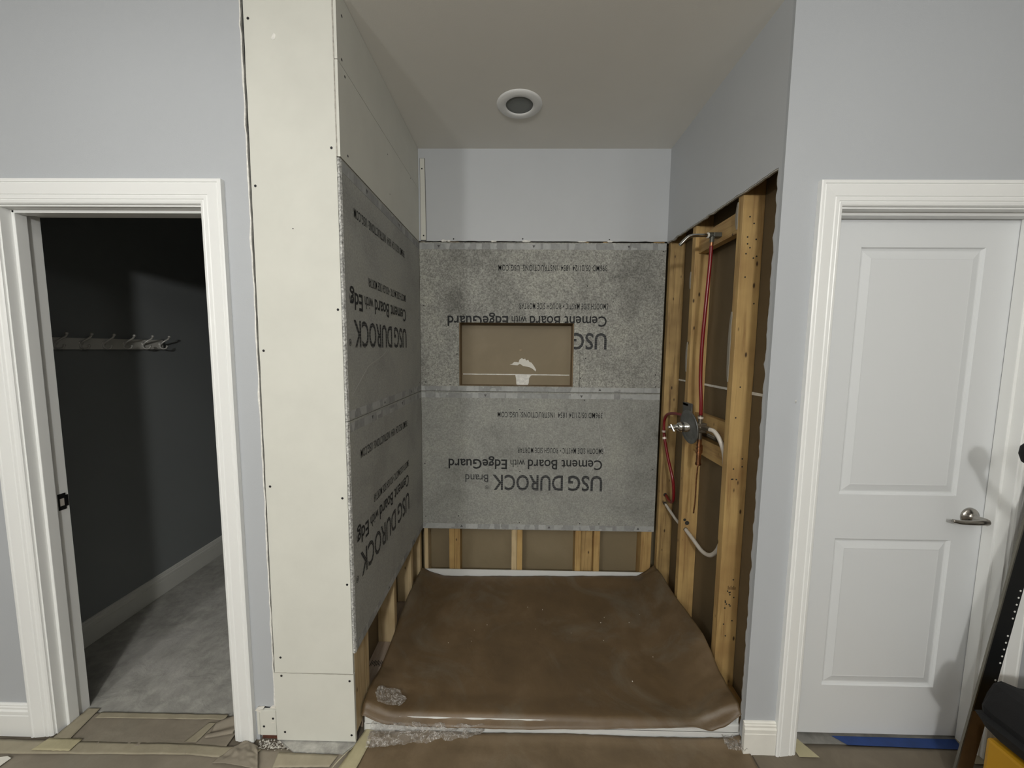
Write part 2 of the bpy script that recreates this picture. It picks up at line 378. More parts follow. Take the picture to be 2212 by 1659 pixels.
# ------------------------------------------------------------------ trim: casings, jambs, baseboards
PROF = [(0.0, 0.0), (0.0, 0.017), (0.004, 0.0195), (0.011, 0.0195), (0.0135, 0.0165), (0.016, 0.0185), (0.030, 0.0170), (0.046, 0.0150), (0.051, 0.0145), (0.053, 0.0120),
        (0.056, 0.0140), (0.066, 0.0135), (0.0685, 0.0110), (0.071, 0.0125), (0.079, 0.0105), (0.0825, 0.007), (0.0825, 0.0)]
def casing(bm, x0, x1, ztop, sides=(1, 1)):
    """x0,x1: inner edges, ztop inner top edge; mitred profile"""
    CW = 0.0825
    for s, xi in ((-1, x0), (1, x1)):
        ring0 = [bm.verts.new((xi + s * (CW - a), -t, 0.004)) for a, t in PROF]
        ring1 = [bm.verts.new((xi + s * (CW - a), -t, ztop + (CW - a))) for a, t in PROF]
        for k in range(len(PROF) - 1): bm.faces.new((ring0[k], ring0[k + 1], ring1[k + 1], ring1[k]))
        bm.faces.new(ring0)
    a0 = [bm.verts.new((x0 - (CW - a), -t, ztop + (CW - a))) for a, t in PROF]; a1 = [bm.verts.new((x1 + (CW - a), -t, ztop + (CW - a))) for a, t in PROF]
    for k in range(len(PROF) - 1): bm.faces.new((a0[k], a0[k + 1], a1[k + 1], a1[k]))
    return bm
def baseprof():
    return [(0.0, 0.003), (0.0145, 0.003), (0.0145, 0.092), (0.0125, 0.095), (0.0155, 0.098), (0.0155, 0.112), (0.0115, 0.118), (0.0115, 0.126), (0.0085, 0.129), (0.0085, 0.134), (0.004, 0.138), (0.0, 0.138)]
def baseboard(bm, fn, t0, t1):
    prism(bm, baseprof(), fn, t0, t1); return bm
FZ = 2.062
struct('trim_1', casing(B(), LX0 - 0.006, LX1 + 0.006, FZ + 0.006), M['trim'])
struct('trim_2', casing(B(), RX0 - 0.006, RX1 + 0.006, FZ + 0.006), M['trim'])
def jamb(x0, x1, stop=0.032, stopw=0.036):
    bm = B()
    bx(bm, x0 - 0.012, x0, 0.0, 0.115, 0.004, FZ); bx(bm, x1, x1 + 0.012, 0.0, 0.115, 0.004, FZ); bx(bm, x0 - 0.012, x1 + 0.012, 0.0, 0.115, FZ, FZ + 0.013)
    bx(bm, x0 - 0.001, x0 + 0.011, stop, stop + stopw, 0.004, FZ, bev=0.002); bx(bm, x1 - 0.011, x1 + 0.001, stop, stop + stopw, 0.004, FZ, bev=0.002)
    bx(bm, x0, x1, stop, stop + stopw, FZ - 0.011, FZ + 0.001, bev=0.002)
    return bm
struct('trim_3', jamb(LX0, LX1), M['trim'])
struct('trim_4', jamb(RX0, RX1), M['trim'])
bm = B(); baseboard(bm, lambda a, b, t: (t, -a, b), -2.4, LX0 - 0.006 - 0.0825 - 0.001); struct('baseboard_left', bm, M['trim'])
bm = B(); baseboard(bm, lambda a, b, t: (t, -a, b), W - 0.006, RX0 - 0.006 - 0.0825 - 0.001)
struct('baseboard_right', bm, mat('aged_white_trim_paint', (0.78, 0.77, 0.72), 0.4, var=0.04, vscale=12))
bm = B(); baseboard(bm, lambda a, b, t: (-1.63 + a, t, b + 0.004), 0.117, 3.2)
struct('baseboard_closet', bm, mat('grey_white_closet_trim', (0.62, 0.62, 0.58), 0.5))

# strike plate on the closet jamb
t = thing('strike_plate', 'black metal strike plate on the left jamb of the closet doorway', 'strike plate', (LX0, 0.09, 0.94))
bm = B(); hx = LX0 + 0.0005
v0 = []
bx(bm, hx, hx + 0.002, 0.078, 0.083, 0.905, 0.972); bx(bm, hx, hx + 0.002, 0.099, 0.104, 0.905, 0.972)
bx(bm, hx, hx + 0.002, 0.083, 0.099, 0.905, 0.921); bx(bm, hx, hx + 0.002, 0.083, 0.099, 0.952, 0.972); bx(bm, hx, hx + 0.002, 0.104, 0.112, 0.916, 0.962)
obj('plate', bm, M['black'], t)
obj('latch_hole', box(hx, hx + 0.0006, 0.083, 0.099, 0.921, 0.952), mat('pale_hole', (0.45, 0.42, 0.38), 0.8), t)

# ------------------------------------------------------------------ right door
def door_slab(bm, x0, x1, z0, z1, y0, y1, panels):
    xs = sorted({x0, x1, panels[0][0], panels[0][1]}); zs = sorted({z0, z1} | {p[2] for p in panels} | {p[3] for p in panels})
    for i in range(len(xs) - 1):
        for j in range(len(zs) - 1):
            if any(abs(xs[i] - p[0]) < 1e-6 and abs(zs[j] - p[2]) < 1e-6 for p in panels): continue
            q = [(xs[i], zs[j]), (xs[i + 1], zs[j]), (xs[i + 1], zs[j + 1]), (xs[i], zs[j + 1])]
            bm.faces.new([bm.verts.new((a, y0, b)) for a, b in q])
    for (a0, a1, b0, b1) in panels:
        levels = [(0.0, 0.0), (0.004, 0.006), (0.010, 0.0085), (0.014, 0.0085), (0.040, 0.0015), (0.043, 0.002)]
        rings = [[bm.verts.new((x, y0 + d, z)) for x, z in ((a0 + o, b0 + o), (a1 - o, b0 + o), (a1 - o, b1 - o), (a0 + o, b1 - o))] for o, d in levels]
        for r, s in zip(rings, rings[1:]):
            for k in range(4): bm.faces.new((r[k], r[(k + 1) % 4], s[(k + 1) % 4], s[k]))
        bm.faces.new(rings[-1])
    q = [bm.verts.new(p) for p in ((x0, y1, z0), (x1, y1, z0), (x1, y1, z1), (x0, y1, z1))]; f = [bm.verts.new(p) for p in ((x0, y0, z0), (x1, y0, z0), (x1, y0, z1), (x0, y0, z1))]
    bm.faces.new(q)
    for k in range(4): bm.faces.new((f[k], f[(k + 1) % 4], q[(k + 1) % 4], q[k]))
    bmesh.ops.remove_doubles(bm, verts=bm.verts[:], dist=1e-5)
    return bm
dr = link(bpy.data.objects.new('door_1', None)); dr.location = (RX1, 0.078, 0.016); dr['kind'] = 'structure'
obj('door_panel', door_slab(B(), RX0 + 0.003, RX1 - 0.004, 0.016, FZ - 0.004, 0.070, 0.105, [(1.860, 2.305, 1.026, 1.953), (1.860, 2.305, 0.228, 0.848)]), M['door'], dr)
hb = lathe(B(), (2.362, 0.070, 0.947), (0, -1, 0), [(0.034, 0.0), (0.0335, 0.004), (0.030, 0.009), (0.020, 0.013), (0.013, 0.016), (0.012, 0.030), (0.0135, 0.050), (0.0125, 0.058), (0.006, 0.061), (0, 0.062)], 32)
hd = obj('door_handle', hb, M['nickel'], dr, smooth=True)
lv = tube(B(), [(2.366, 0.018, 0.947), (2.340, 0.014, 0.947), (2.310, 0.017, 0.944), (2.280, 0.024, 0.942), (2.256, 0.030, 0.945)], 0.008, radii=[0.0125, 0.011, 0.009, 0.008, 0.006])
obj('lever', lv, M['nickel'], hd, smooth=True)

# ------------------------------------------------------------------ screws
_scr = None
def screw(parent, p, normal='Y', r=0.0046):
    global _scr
    key = 'screw_' + normal
    me = bpy.data.meshes.get(key)
    if not me:
        bm = B(); ax = (0, -1, 0) if normal == 'Y' else (1, 0, 0)
        lathe(bm, (0, 0, 0), ax, [(1.0 * 0.0046, -0.0008), (0.0046, 0.0004), (0.003, 0.0007), (0.001, 0.0001), (0, 0.0001)], 12)
        me = bpy.data.meshes.new(key); bm.to_mesh(me); bm.free(); me.materials.append(M['screw'])
    o = link(bpy.data.objects.new('screw', me)); o.parent = parent; o.location = Vector(p) - parent_base(parent)
    s = r / 0.0046; o.scale = (s, s, s)
    return o

# ------------------------------------------------------------------ new drywall on the column and in the alcove
def rough_panel(x0, x1, z0, z1, y0, y1, amp, seed, xr0=None, n=60):
    bm = B()
    L = jag((x0 if xr0 is None else xr0, z1), (x0, z0), n, amp, seed)
    prism(bm, [(x1, z0), (x1, z1)] + L, XZ, y0, y1); return bm
t = thing('drywall_sheet', 'tall cream drywall panel facing the column left of the shower', 'drywall panel', (-0.16, -0.006, 0.305), 'new cream drywall')
obj('board', rough_panel(-0.3225, -0.0135, 0.3065, CL - 0.001, -T, 0.0, 0.0015, 50, xr0=-0.3105), M['drywall'], t)
for x, z in ((-0.296, 2.663), (-0.030, 2.253), (-0.300, 2.128), (-0.026, 1.707), (-0.301, 1.559), (-0.303, 1.055), (-0.033, 1.014), (-0.026, 0.674), (-0.297, 0.369)): screw(t, (x, -T, z))
screw(t, (-0.175, -T, 1.985), r=0.0022)
bm = B(); prism(bm, [(-0.222, 2.600), (-0.216, 2.612), (-0.211, 2.618), (-0.205, 2.611), (-0.207, 2.600), (-0.214, 2.596)], XZ, -T - 0.0006, -T + 0.0005)
obj('white_mark', bm, M['gypsum'], t)['label'] = 'small white drip on the panel'
t = thing('drywall_sheet', 'short cream drywall patch at the foot of the column, below the joint', 'drywall panel', (-0.16, -0.006, 0.016), 'new cream drywall')
obj('board', rough_panel(-0.3265, -0.0125, 0.016, 0.3035, -T, 0.0, 0.001, 55, n=20), M['drywall'], t)
for x, z in ((-0.297, 0.292), (-0.029, 0.276), (-0.294, 0.051), (-0.028, 0.044)): screw(t, (x, -T, z))
bm = B(); prism(bm, jag((-0.322, 0.3068), (-0.014, 0.3040), 30, 0.0018, 61) + jag((-0.014, 0.3025), (-0.322, 0.3040), 30, 0.0016, 67), XZ, -0.0136, -0.004)
tag(obj('joint_crack', bm, mat('joint_line_grey', (0.42, 0.41, 0.36), 0.9)), 'thin grey horizontal joint line across the column near the floor', 'joint')  # grey strip along the joint between the two drywall sheets
t = thing('drywall_sheet', 'small square drywall patch beside the closet casing where baseboard was removed', 'drywall panel', (-0.36, -0.006, 0.034), 'new cream drywall')
obj('board', box(-0.3935, -0.3285, -0.0118, -0.0002, 0.034, 0.141, bev=0.001), M['drywall'], t)
obj('side_strip', box(-0.4085, -0.398, -0.0065, 0.0, 0.03, 0.139, bev=0.001), M['drywall'], t)
screw(t, (-0.378, -0.0118, 0.072)); screw(t, (-0.340, -0.0118, 0.107))
bm = B(); prism(bm, [(-0.410, 0.141), (-0.402, 0.147), (-0.380, 0.149), (-0.378, 0.147), (-0.398, 0.144), (-0.385, 0.137), (-0.387, 0.134), (-0.402, 0.139)], XZ, -0.014, -0.001)
obj('torn_paper', bm, M['paper_edge'], t); bm = B()
prism(bm, [(-0.354, 0.147), (-0.345, 0.152), (-0.333, 0.150), (-0.331, 0.144), (-0.350, 0.144)], XZ, -0.006, 0.0)
obj('torn_paper', bm, M['paper_edge'], t); bm = B()
prism(bm, [(-0.350, 0.090), (-0.334, 0.094), (-0.333, 0.091), (-0.347, 0.087)], XZ, -0.0122, -0.011)
obj('torn_paper', bm, M['paper_edge'], t)
tag(obj('sole_plate', box(-0.395, -0.327, 0.001, 0.06, 0.006, 0.034), mat('dark_red_wood', (0.10, 0.035, 0.02), 0.8, var=0.4, vscale=40)), 'dark reddish sole plate showing under the small square drywall patch', 'wood plate')
# alcove left drywall, two courses above the cement boards
def yz_panel(y0, y1, z0, z1, x0=-T, x1=0.0): return box(x0, x1, y0, y1, z0, z1)
t = thing('drywall_sheet', 'cream drywall strip on the alcove left wall, directly under the ceiling', 'drywall panel', (-0.006, 0.5, 2.537), 'new cream drywall')
obj('board', yz_panel(-T, 1.013, 2.5375, CL - 0.0015), M['drywall'], t)
for y, z in ((0.030, 2.703), (0.020, 2.557)): screw(t, (0, y, z), 'X')
t = thing('drywall_sheet', 'cream drywall panel on the alcove left wall between the seam and the cement boards', 'drywall panel', (-0.006, 0.5, 2.225), 'new cream drywall')
obj('board', yz_panel(-T, 1.013, 2.2255, 2.5355), M['drywall'], t)
for y, z, r in ((0.041, 2.516, .0046), (0.046, 2.255, .0046), (0.84, 2.525, .0035), (0.47, 2.47, .0028), (0.49, 2.30, .0028)): screw(t, (0, y, z), 'X', r)
# the small edge lip of that drywall seen beside the column panel
bm = B(); prism(bm, jag((-0.0135, 2.226), (-0.0135, CL - .002), 40, 0.001, 71) + jag((-0.0095, CL - .002), (-0.010, 2.226), 40, 0.0015, 75), XZ, -0.0142, -0.0126)
tag(obj('gypsum_core_line', bm, M['rawedge']), 'thin rough grey line of exposed core at the upper right edge of the column', 'drywall edge')
t = thing('drywall_strip', 'narrow vertical cream drywall filler strip in the alcove back left corner', 'drywall strip', (0.026, 1.011, 2.234))
bm = B(); prism(bm, [(0.012, 2.236), (0.043, 2.236), (0.0425, 2.45), (0.0385, 2.712), (0.012, 2.712)], XZ, 1.0085, 1.013)
obj('board', bm, M['drywall'], t)
bm = B(); prism(bm, [(0.0095, 2.232), (0.0455, 2.232), (0.045, 2.45), (0.041, 2.7145), (0.0095, 2.7145)], XZ, 1.0118, 1.0132)
obj('open_joint', bm, M['gap'], t)
screw(t, (0.0235, 1.0085, 2.653)); screw(t, (0.029, 1.0085, 2.262))

# ------------------------------------------------------------------ printed writing
def text_bm(body, bold=0.0, spacing=1.0):
    cu = bpy.data.curves.new('t', 'FONT'); cu.body = body; cu.offset = bold; cu.space_character = spacing; cu.resolution_u = 3
    ob = bpy.data.objects.new('t', cu); COL.objects.link(ob); bpy.context.view_layer.update()
    me = bpy.data.meshes.new_from_object(ob.evaluated_get(bpy.context.evaluated_depsgraph_get()))
    bpy.data.objects.remove(ob); bpy.data.curves.remove(cu)
    bm = B(); bm.from_mesh(me); bpy.data.meshes.remove(me); return bm
ROWS = [  # text, start x, end x, baseline z, cap-top z, bold, material, reference glyphs for cap height
    ('USG', 1.168, 0.948, 0.762, 0.660, 0.014, 'dashink', 'H', 1.0),
    ('DUROCK', 0.914, 0.458, 0.762, 0.660, 0.014, 'dashink', 'H', 1.0),
    ('\u00ae', 0.433, 0.409, 0.690, 0.664, 0.0, 'ink', None, 1.0),
    ('Brand', 0.430, 0.281, 0.762, 0.711, 0.006, 'dashink', 'H', 1.0),
    ('Cement Board', 1.164, 0.686, 0.866, 0.802, 0.010, 'ink', 'H', 1.0),
    ('with', 0.667, 0.573, 0.864, 0.814, 0.0, 'ink', 'H', 1.0),
    ('EdgeGuard', 0.551, 0.172, 0.864, 0.800, 0.016, 'ink', 'H', 1.0),
    ('TM', 0.167, 0.147, 0.808, 0.798, 0.0, 'ink', 'H', 1.0),
    ('SMOOTH SIDE MASTIC \u2022 ROUGH SIDE MORTAR', 1.169, 0.618, 0.944, 0.908, 0.004, 'ink', 'H', 1.12),
    ('396MD 05/21/24 1854  INSTRUCTIONS: USG.COM', 1.156, 0.489, 1.175, 1.140, 0.004, 'ink', 'H', 1.12),
]
_href = {}
def write(parent, mapx, dz, keep, skip=()):
    """mapx(x)->in-plane coordinate; makes the printed_text parts on one cement board, rotated 180 degrees"""
    out = {}
    for body, xs, xe, zb, zc, bold, mk, ref, sp in ROWS:
        if skip and body in skip: continue
        bm = text_bm(body, bold, sp)
        if bold not in _href:
            h = text_bm('H', bold); _href[bold] = (min(v.co.y for v in h.verts), max(v.co.y for v in h.verts)); h.free()
        x0 = min(v.co.x for v in bm.verts); x1 = max(v.co.x for v in bm.verts)
        if ref: y0, y1 = _href[bold]
        else: y0 = min(v.co.y for v in bm.verts); y1 = max(v.co.y for v in bm.verts)
        for v in bm.verts:
            u = xs + (xe - xs) * (v.co.x - x0) / (x1 - x0); w = zb + (zc - zb) * (v.co.y - y0) / (y1 - y0)
            v.co = mapx(u, w + dz)
        keep(bm, body)
        if bm.faces: obj('printed_text', bm, M[mk], parent)
        else: bm.free()
def cutout(axis, lo_, hi, zlo=None, zhi=None):
    def f(bm, body):
        planes = []; lo = 0.022 if axis == 1 and body == 'EdgeGuard' else lo_
        if lo is not None: planes.append((axis, lo))
        if hi is not None: planes.append((axis, hi))
        if zlo is not None: planes += [(2, zlo), (2, zhi)]
        for ax, c in planes:
            n = [0, 0, 0]; n[ax] = 1; co = [0, 0, 0]; co[ax] = c
            bmesh.ops.bisect_plane(bm, geom=bm.verts[:] + bm.edges[:] + bm.faces[:], plane_co=co, plane_no=n)
        kill = []
        for fc in bm.faces:
            c = fc.calc_center_median()
            if zlo is not None:
                if lo < c[axis] < hi and zlo < c.z < zhi: kill.append(fc)
            elif c[axis] < lo: kill.append(fc)
        bmesh.ops.delete(bm, geom=kill, context='FACES')
    return f
def edge_marks(parent, plane, u0, u1, bands, tri_u):
    """edge tape bands and printed triangles; plane(u,z,d)->xyz"""
    for z0, z1, up in bands:
        bm = B(); prism(bm, [(u0, z0), (u1, z0), (u1, z1), (u0, z1)], lambda a, b, t: plane(a, b, t), 0.0002, 0.0007)
        obj('edge_tape', bm, M['edgetape'], parent)
    gi = bpy.data.materials.get('grey_ink') or mat('grey_ink', (0.10, 0.10, 0.10), 0.8)
    for u, z, s in tri_u:
        bm = B(); prism(bm, [(u - 0.009, z + s * 0.007), (u + 0.009, z + s * 0.007), (u, z - s * 0.009)], lambda a, b, t: plane(a, b, t), 0.0007, 0.0011)
        obj('printed_triangle', bm, gi, parent)

# ------------------------------------------------------------------ cement boards
BY = 1.013
pb = lambda a, b, t: (a, BY - t, b)
pl = lambda a, b, t: (0.0 + t, a, b)
ZB0, ZB1, ZT0, ZT1 = 0.392, 1.3025, 1.3050, 2.2245
NX0, NX1, NZ0, NZ1 = 0.243, 0.964, 1.339, 1.738
# back upper board with the niche cut-out
t = thing('cement_board', 'upper grey cement board on the back wall with the rectangular niche cut through its printing', 'cement board', (0.76, BY, ZT0), 'grey cement boards')
bm = panel_hole(B(), 0.001, W - 0.002, ZT0, ZT1, NX0, NX1, NZ0, NZ1, BY, D); obj('board', bm, M['board_back_up'], t)
write(t, lambda u, w: (u, BY - 0.0012, w), 0.915, cutout(0, NX0, NX1, NZ0, NZ1))
edge_marks(t, pb, 0.002, W - 0.003, [(ZT0 + 0.001, ZT0 + 0.031, 0), (ZT1 - 0.042, ZT1 - 0.006, 0)], [(0.12, ZT1 - 0.024, 1), (0.705, ZT1 - 0.024, 1), (1.285, ZT1 - 0.024, 1), (1.135, ZT0 + 0.016, -1)])
obj('saw_mark', box(1.0035, 1.0055, BY - 0.0006, BY + 0.001, NZ0 - 0.012, 1.560), M['gap'], t)['label'] = 'fine vertical saw line right of the niche'
for x, z in ((0.026, 2.198), (0.655, 2.202), (1.18, 2.204), (1.496, 2.175), (0.024, 1.84), (0.03, 1.36), (0.185, 1.345), (0.33, 1.318), (0.64, 1.317), (0.925, 1.314), (1.02, 1.336), (1.035, 1.335), (1.18, 1.327), (1.485, 1.345), (1.01, 1.395), (1.48, 1.42), (1.04, 1.52), (1.20, 1.87), (1.04, 1.965), (0.23, 1.54)): screw(t, (x, BY, z), r=0.0038)
# back lower board
t = thing('cement_board', 'lower grey cement board on the back wall with complete upside-down printing', 'cement board', (0.76, BY, ZB0), 'grey cement boards')
obj('board', box(0.001, W - 0.002, BY, D, ZB0, ZB1), M['board_back_low'], t)
write(t, lambda u, w: (u, BY - 0.0012, w), 0.0, lambda bm, body: None)
edge_marks(t, pb, 0.002, W - 0.003, [(ZB0 + 0.004, ZB0 + 0.036, 0), (ZB1 - 0.040, ZB1 - 0.008, 0)], [(0.41, ZB1 - 0.024, 1), (1.02, ZB1 - 0.024, 1), (0.255, ZB0 + 0.020, -1), (0.83, ZB0 + 0.020, -1), (1.41, ZB0 + 0.020, -1)])
for x, z in ((0.012, 1.27), (1.495, 1.265), (1.04, 1.255), (0.018, 0.83), (0.63, 1.19), (0.635, 0.785), (1.49, 0.81), (0.02, 0.475), (0.235, 0.48), (0.635, 0.44), (1.03, 0.44), (1.155, 0.44), (1.49, 0.42)): screw(t, (x, BY, z), r=0.0036)
bm = B(); prism(bm, [(0.60 + 0.0, 0.5)] * 0 + [(1.13, 1.10), (1.15, 1.0), (1.175, 0.93), (1.135, 0.88), (1.08, 0.775), (1.082, 0.773), (1.139, 0.877), (1.180, 0.93), (1.153, 1.0), (1.1325, 1.10)], lambda a, b, t_: pb(a, b, t_), 0.0004, 0.0009)
obj('scuff_line', bm, mat('pale_scuff', (0.40, 0.40, 0.385), 0.8), t)
# left boards
mapl = lambda u, w: (0.0012, 0.712 + 0.93 * (u - 1.168), w)
def left_board(z0, z1, label, dz):
    t = thing('cement_board', label, 'cement board', (0, 0.5, z0), 'grey cement boards')
    bm = B(); bx(bm, -T, 0.0, -0.008, 1.012, z0, z1); obj('board', bm, M['board_left'], t)
    # pebbly raw front edge
    bm = B(); n = 90
    prev = None
    for k in range(n + 1):
        z = z0 + (z1 - z0) * k / n; j = lambda s: noise.noise(Vector((z * 40, s, 0)))
        ring = [bm.verts.new(p) for p in ((-T + 0.0012 * j(1), -0.008, z), (-T + 0.002 + 0.0015 * j(2), -0.0155 + 0.002 * j(3), z), (-0.003 + 0.0015 * j(4), -0.0155 + 0.002 * j(5), z), (0.0006 + 0.001 * j(6), -0.007, z))]
        if prev:
            for i in range(3): bm.faces.new((prev[i], prev[i + 1], ring[i + 1], ring[i]))
        prev = ring
    obj('raw_edge', bm, M['board_edge'], t)['label'] = 'pebbly broken front edge'
    write(t, mapl, dz, cutout(1, -0.006, None), ('Brand', 'TM'))
    edge_marks(t, pl, 0.0, 1.011, [(z0 + 0.004, z0 + 0.036, 0), (z1 - 0.042, z1 - 0.008, 0)], [(0.21, z1 - 0.022, 1), (0.62, z1 - 0.022, 1), (0.36, z0 + 0.02, -1), (0.80, z0 + 0.02, -1)])
    return t
t = left_board(ZT0, ZT1 - 0.004, 'upper grey cement board on the alcove left wall, cut off through its printing', 0.915)
for y, z in ((0.05, 1.75), (0.10, 1.755), (0.98, 2.19), (0.98, 1.36), (0.98, 1.75)): screw(t, (0, y, z), 'X', 0.0034)
bm = B(); prism(bm, [(0.03, 1.40), (0.18, 1.50), (0.36, 1.545), (0.40, 1.565), (0.401, 1.562), (0.362, 1.540), (0.182, 1.494), (0.032, 1.394)], lambda a, b, t_: pl(a, b, t_), 0.0004, 0.0009)
obj('scuff_line', bm, mat('pale_scratch', (0.38, 0.38, 0.36), 0.8), t)
t = left_board(ZB0 + 0.004, ZB1, 'lower grey cement board on the alcove left wall above the bare studs', 0.0)
for y, z in ((0.98, 0.83), (0.97, 0.45), (0.98, 1.26)): screw(t, (0, y, z), 'X', 0.0034)

# ------------------------------------------------------------------ studs
GS = 'wall studs around the shower'
def stud(x0, x1, y0, y1, z0, z1, m, label, group=GS, name='wall_stud', bev=0.0025):
    return tag(obj(name, box(x0, x1, y0, y1, z0, z1, bev=bev), M[m]), label, 'stud', group)
RS = 1.529; RD = 1.617; ST = CL - 0.045
def waney(x0, x1, y0, y1, z0, z1, m, label, strips):
    """stud with grey scraps of adhesive and drywall paper left on its edge"""
    t = thing('wall_stud', label, 'stud', ((x0 + x1) / 2, (y0 + y1) / 2, z0), GS)
    obj('timber', box(x0, x1, y0, y1, z0, z1, bev=0.0025), M[m], t)
    for (za, zb, w, y) in strips:
        bm = B(); n = 14
        L = jag((y, za), (y, zb), n, 0.003, za * 10); Rr = [(y + w * math.sin(math.pi * min(1, max(0, (k + .2) / (n + .4)))) ** .5, z) for k, (q, z) in enumerate(L)]
        prism(bm, L + Rr[::-1], lambda a, b, q: (q, a, b), x0 - 0.004, x0 + 0.0005)
        obj('paper_scrap', bm, mat('grey_paper_scrap', (0.24, 0.22, 0.18), 0.9), t)
    return t
stud(RS, RD, 0.985, 1.023, 0.04, ST, 'woods', 'dark-stained corner stud at the back of the open right wall')
waney(RS, RD, 0.662, 0.700, 0.04, ST, 'wood', 'middle stud of the open right wall, behind the shower valve', [(1.90, 1.99, 0.012, 0.693), (1.46, 1.62, 0.014, 0.692)])
waney(RS, RD, 0.252, 0.290, 0.04, ST, 'wood', 'front stud of the open right wall, full of nail holes', [(1.44, 1.74, 0.016, 0.283), (2.08, 2.19, 0.014, 0.285)])
stud(RS, RD, 0.014, 0.024, 0.04, ST, 'wood', 'end stud hidden behind the ragged drywall strip at the right front corner')
tag(obj('sole_plate', box(RS, RD, 0.014, 1.02, 0.002, 0.040, bev=0.002), M['woody']), 'sole plate under the studs of the open right wall', 'wood plate')
# top plate so the bays end in dark wood
tag(obj('top_plate', box(RS, RD, 0.014, 1.02, CL - 0.044, CL - 0.002), M['woody']), 'top plate above the studs of the open right wall', 'wood plate')
GL = 'blocking in the open right wall'
tag(obj('blocking', box(1.547, 1.585, 0.2905, 0.6615, 2.075, 2.164, bev=0.002), M['woody']), 'short horizontal wood block between studs behind the shower arm', 'wood block', GL)
tag(obj('blocking', box(1.572, 1.610, 0.2905, 0.6615, 1.156, 1.245, bev=0.002), M['woody']), 'upper of two wood blocks behind the shower valve', 'wood block', GL)
tag(obj('blocking', box(1.574, 1.612, 0.2905, 0.6615, 1.034, 1.120, bev=0.002), M['woody']), 'lower of two wood blocks behind the shower valve', 'wood block', GL)
# drilled holes
def hole(x, y, z, r=0.012):
    return lathe(B(), (x, y, z), (0, -1, 0), [(r, -0.002), (r, 0.0006), (0, 0.0006)], 16)
t = thing('drilled_holes', 'dark drilled pipe holes in the corner stud of the right wall', 'holes', (1.565, 0.985, 0.6))
for z in (0.655, 0.598): obj('hole', hole(1.566, 0.985, z), M['gap'], t)
t = thing('drilled_holes', 'rough drilled hole in the middle stud above the white pipe', 'holes', (1.565, 0.662, 0.6))
for x, z, r in ((1.548, 0.640, 0.008), (1.562, 0.622, 0.012), (1.556, 0.585, 0.012)): obj('hole', hole(x, 0.662, z, r), M['gap'], t)
# nail holes on front stud side
t = thing('nail_holes', 'dark nail holes scattered over the front stud of the right wall', 'nail holes', (1.57, 0.252, 1.5)); tag(t, t['label'], 'nail holes', None, 'stuff')
bm = B()
for k in range(34):
    z = random.choice([random.uniform(1.95, 2.2), random.uniform(0.95, 1.9), random.uniform(0.25, 0.6)]); x = random.uniform(1.55, 1.598)
    lathe(bm, (x, 0.252, z), (0, -1, 0), [(0.0035, -0.001), (0.0035, 0.0004), (0, 0.0004)], 8)
obj('hole', bm, M['gap'], t)
# stamp on the front stud
bm = B()
for k in range(6): bx(bm, 1.566 + k * 0.006, 1.5705 + k * 0.006, 0.2516, 0.253, 0.508, 0.526 - 0.006 * (k % 2))
tag(obj('grade_stamp', bm, mat('faded_stamp', (0.17, 0.10, 0.04), 0.9)), 'faded ink stamp low on the front stud of the right wall', 'stamp')
# left wall studs
GB = 'studs under the left cement boards'
for y, lab in ((0.003, 'pale corner stud hidden directly behind the lower edge of the column'), (0.100, 'pale stud right behind the column foot on the left wall'), (0.468, 'second pale stud from the front under the left cement boards'), (0.782, 'third pale stud from the front under the left cement boards'), (0.984, 'pale corner stud at the back end of the left wall')):
    stud(-0.101, -0.0130, y, y + (0.096 if y < 0.01 else 0.038), 0.040, 2.72, 'woodl', lab, GB)
t = thing('sole_plate', 'pale sole plate with a black ink stamp under the left wall studs', 'wood plate', (-0.06, 0.5, 0.0))
obj('timber', box(-0.101, -0.0135, 0.06, 1.022, 0.001, 0.040, bev=0.002), M['woodx'], t)
bm = B()
for k in range(9):
    bx(bm, -0.088 + k * 0.0075, -0.0845 + k * 0.0075, 0.315 + 0.004 * (k % 3), 0.350 - 0.005 * (k % 2), 0.0398, 0.0406)
obj('ink_stamp', bm, M['ink'], t)['label'] = 'black barcode-like stamp'
# back wall studs
GK = 'studs under the back cement boards'
Z0, Z1 = 0.040, NZ0 - 0.002
bl = lambda x0, x1, z1, m, lab, y0=D + 0.0005: stud(x0, x1, y0, y0 + 0.087, Z0, z1, m, lab, GK)
bl(0.004, 0.030, 2.72, 'woodl', 'thin pale stud at the left end of the back wall')
bl(0.170, 0.2055, 2.72, 'wood', 'left ply of the double stud under the left side of the niche')
bl(0.2065, 0.2425, 2.72, 'wood', 'right ply of the double stud under the left side of the niche', D + 0.004)
bl(0.585, 0.6205, Z1, 'woodl', 'left ply of the double stud under the middle of the niche')
bl(0.6215, 0.657, Z1, 'wood', 'right ply of the double stud under the middle of the niche')
bl(1.006, 1.043, 2.72, 'wood', 'stud just right of the niche, left one of a pair')
bl(1.044, 1.128, 2.72, 'woods', 'recessed darker stud filling the pair right of the niche', D + 0.045).name = 'wall_stud.100'
bl(1.130, 1.169, 2.72, 'wood', 'right stud of the pair right of the niche')
bl(1.438, 1.506, 2.72, 'wood', 'wide stud at the right end of the back wall')
tag(obj('sole_plate', box(0.03, 1.51, D + 0.001, D + 0.088, 0.001, 0.039), M['wood']), 'sole plate along the foot of the back wall studs', 'wood plate')
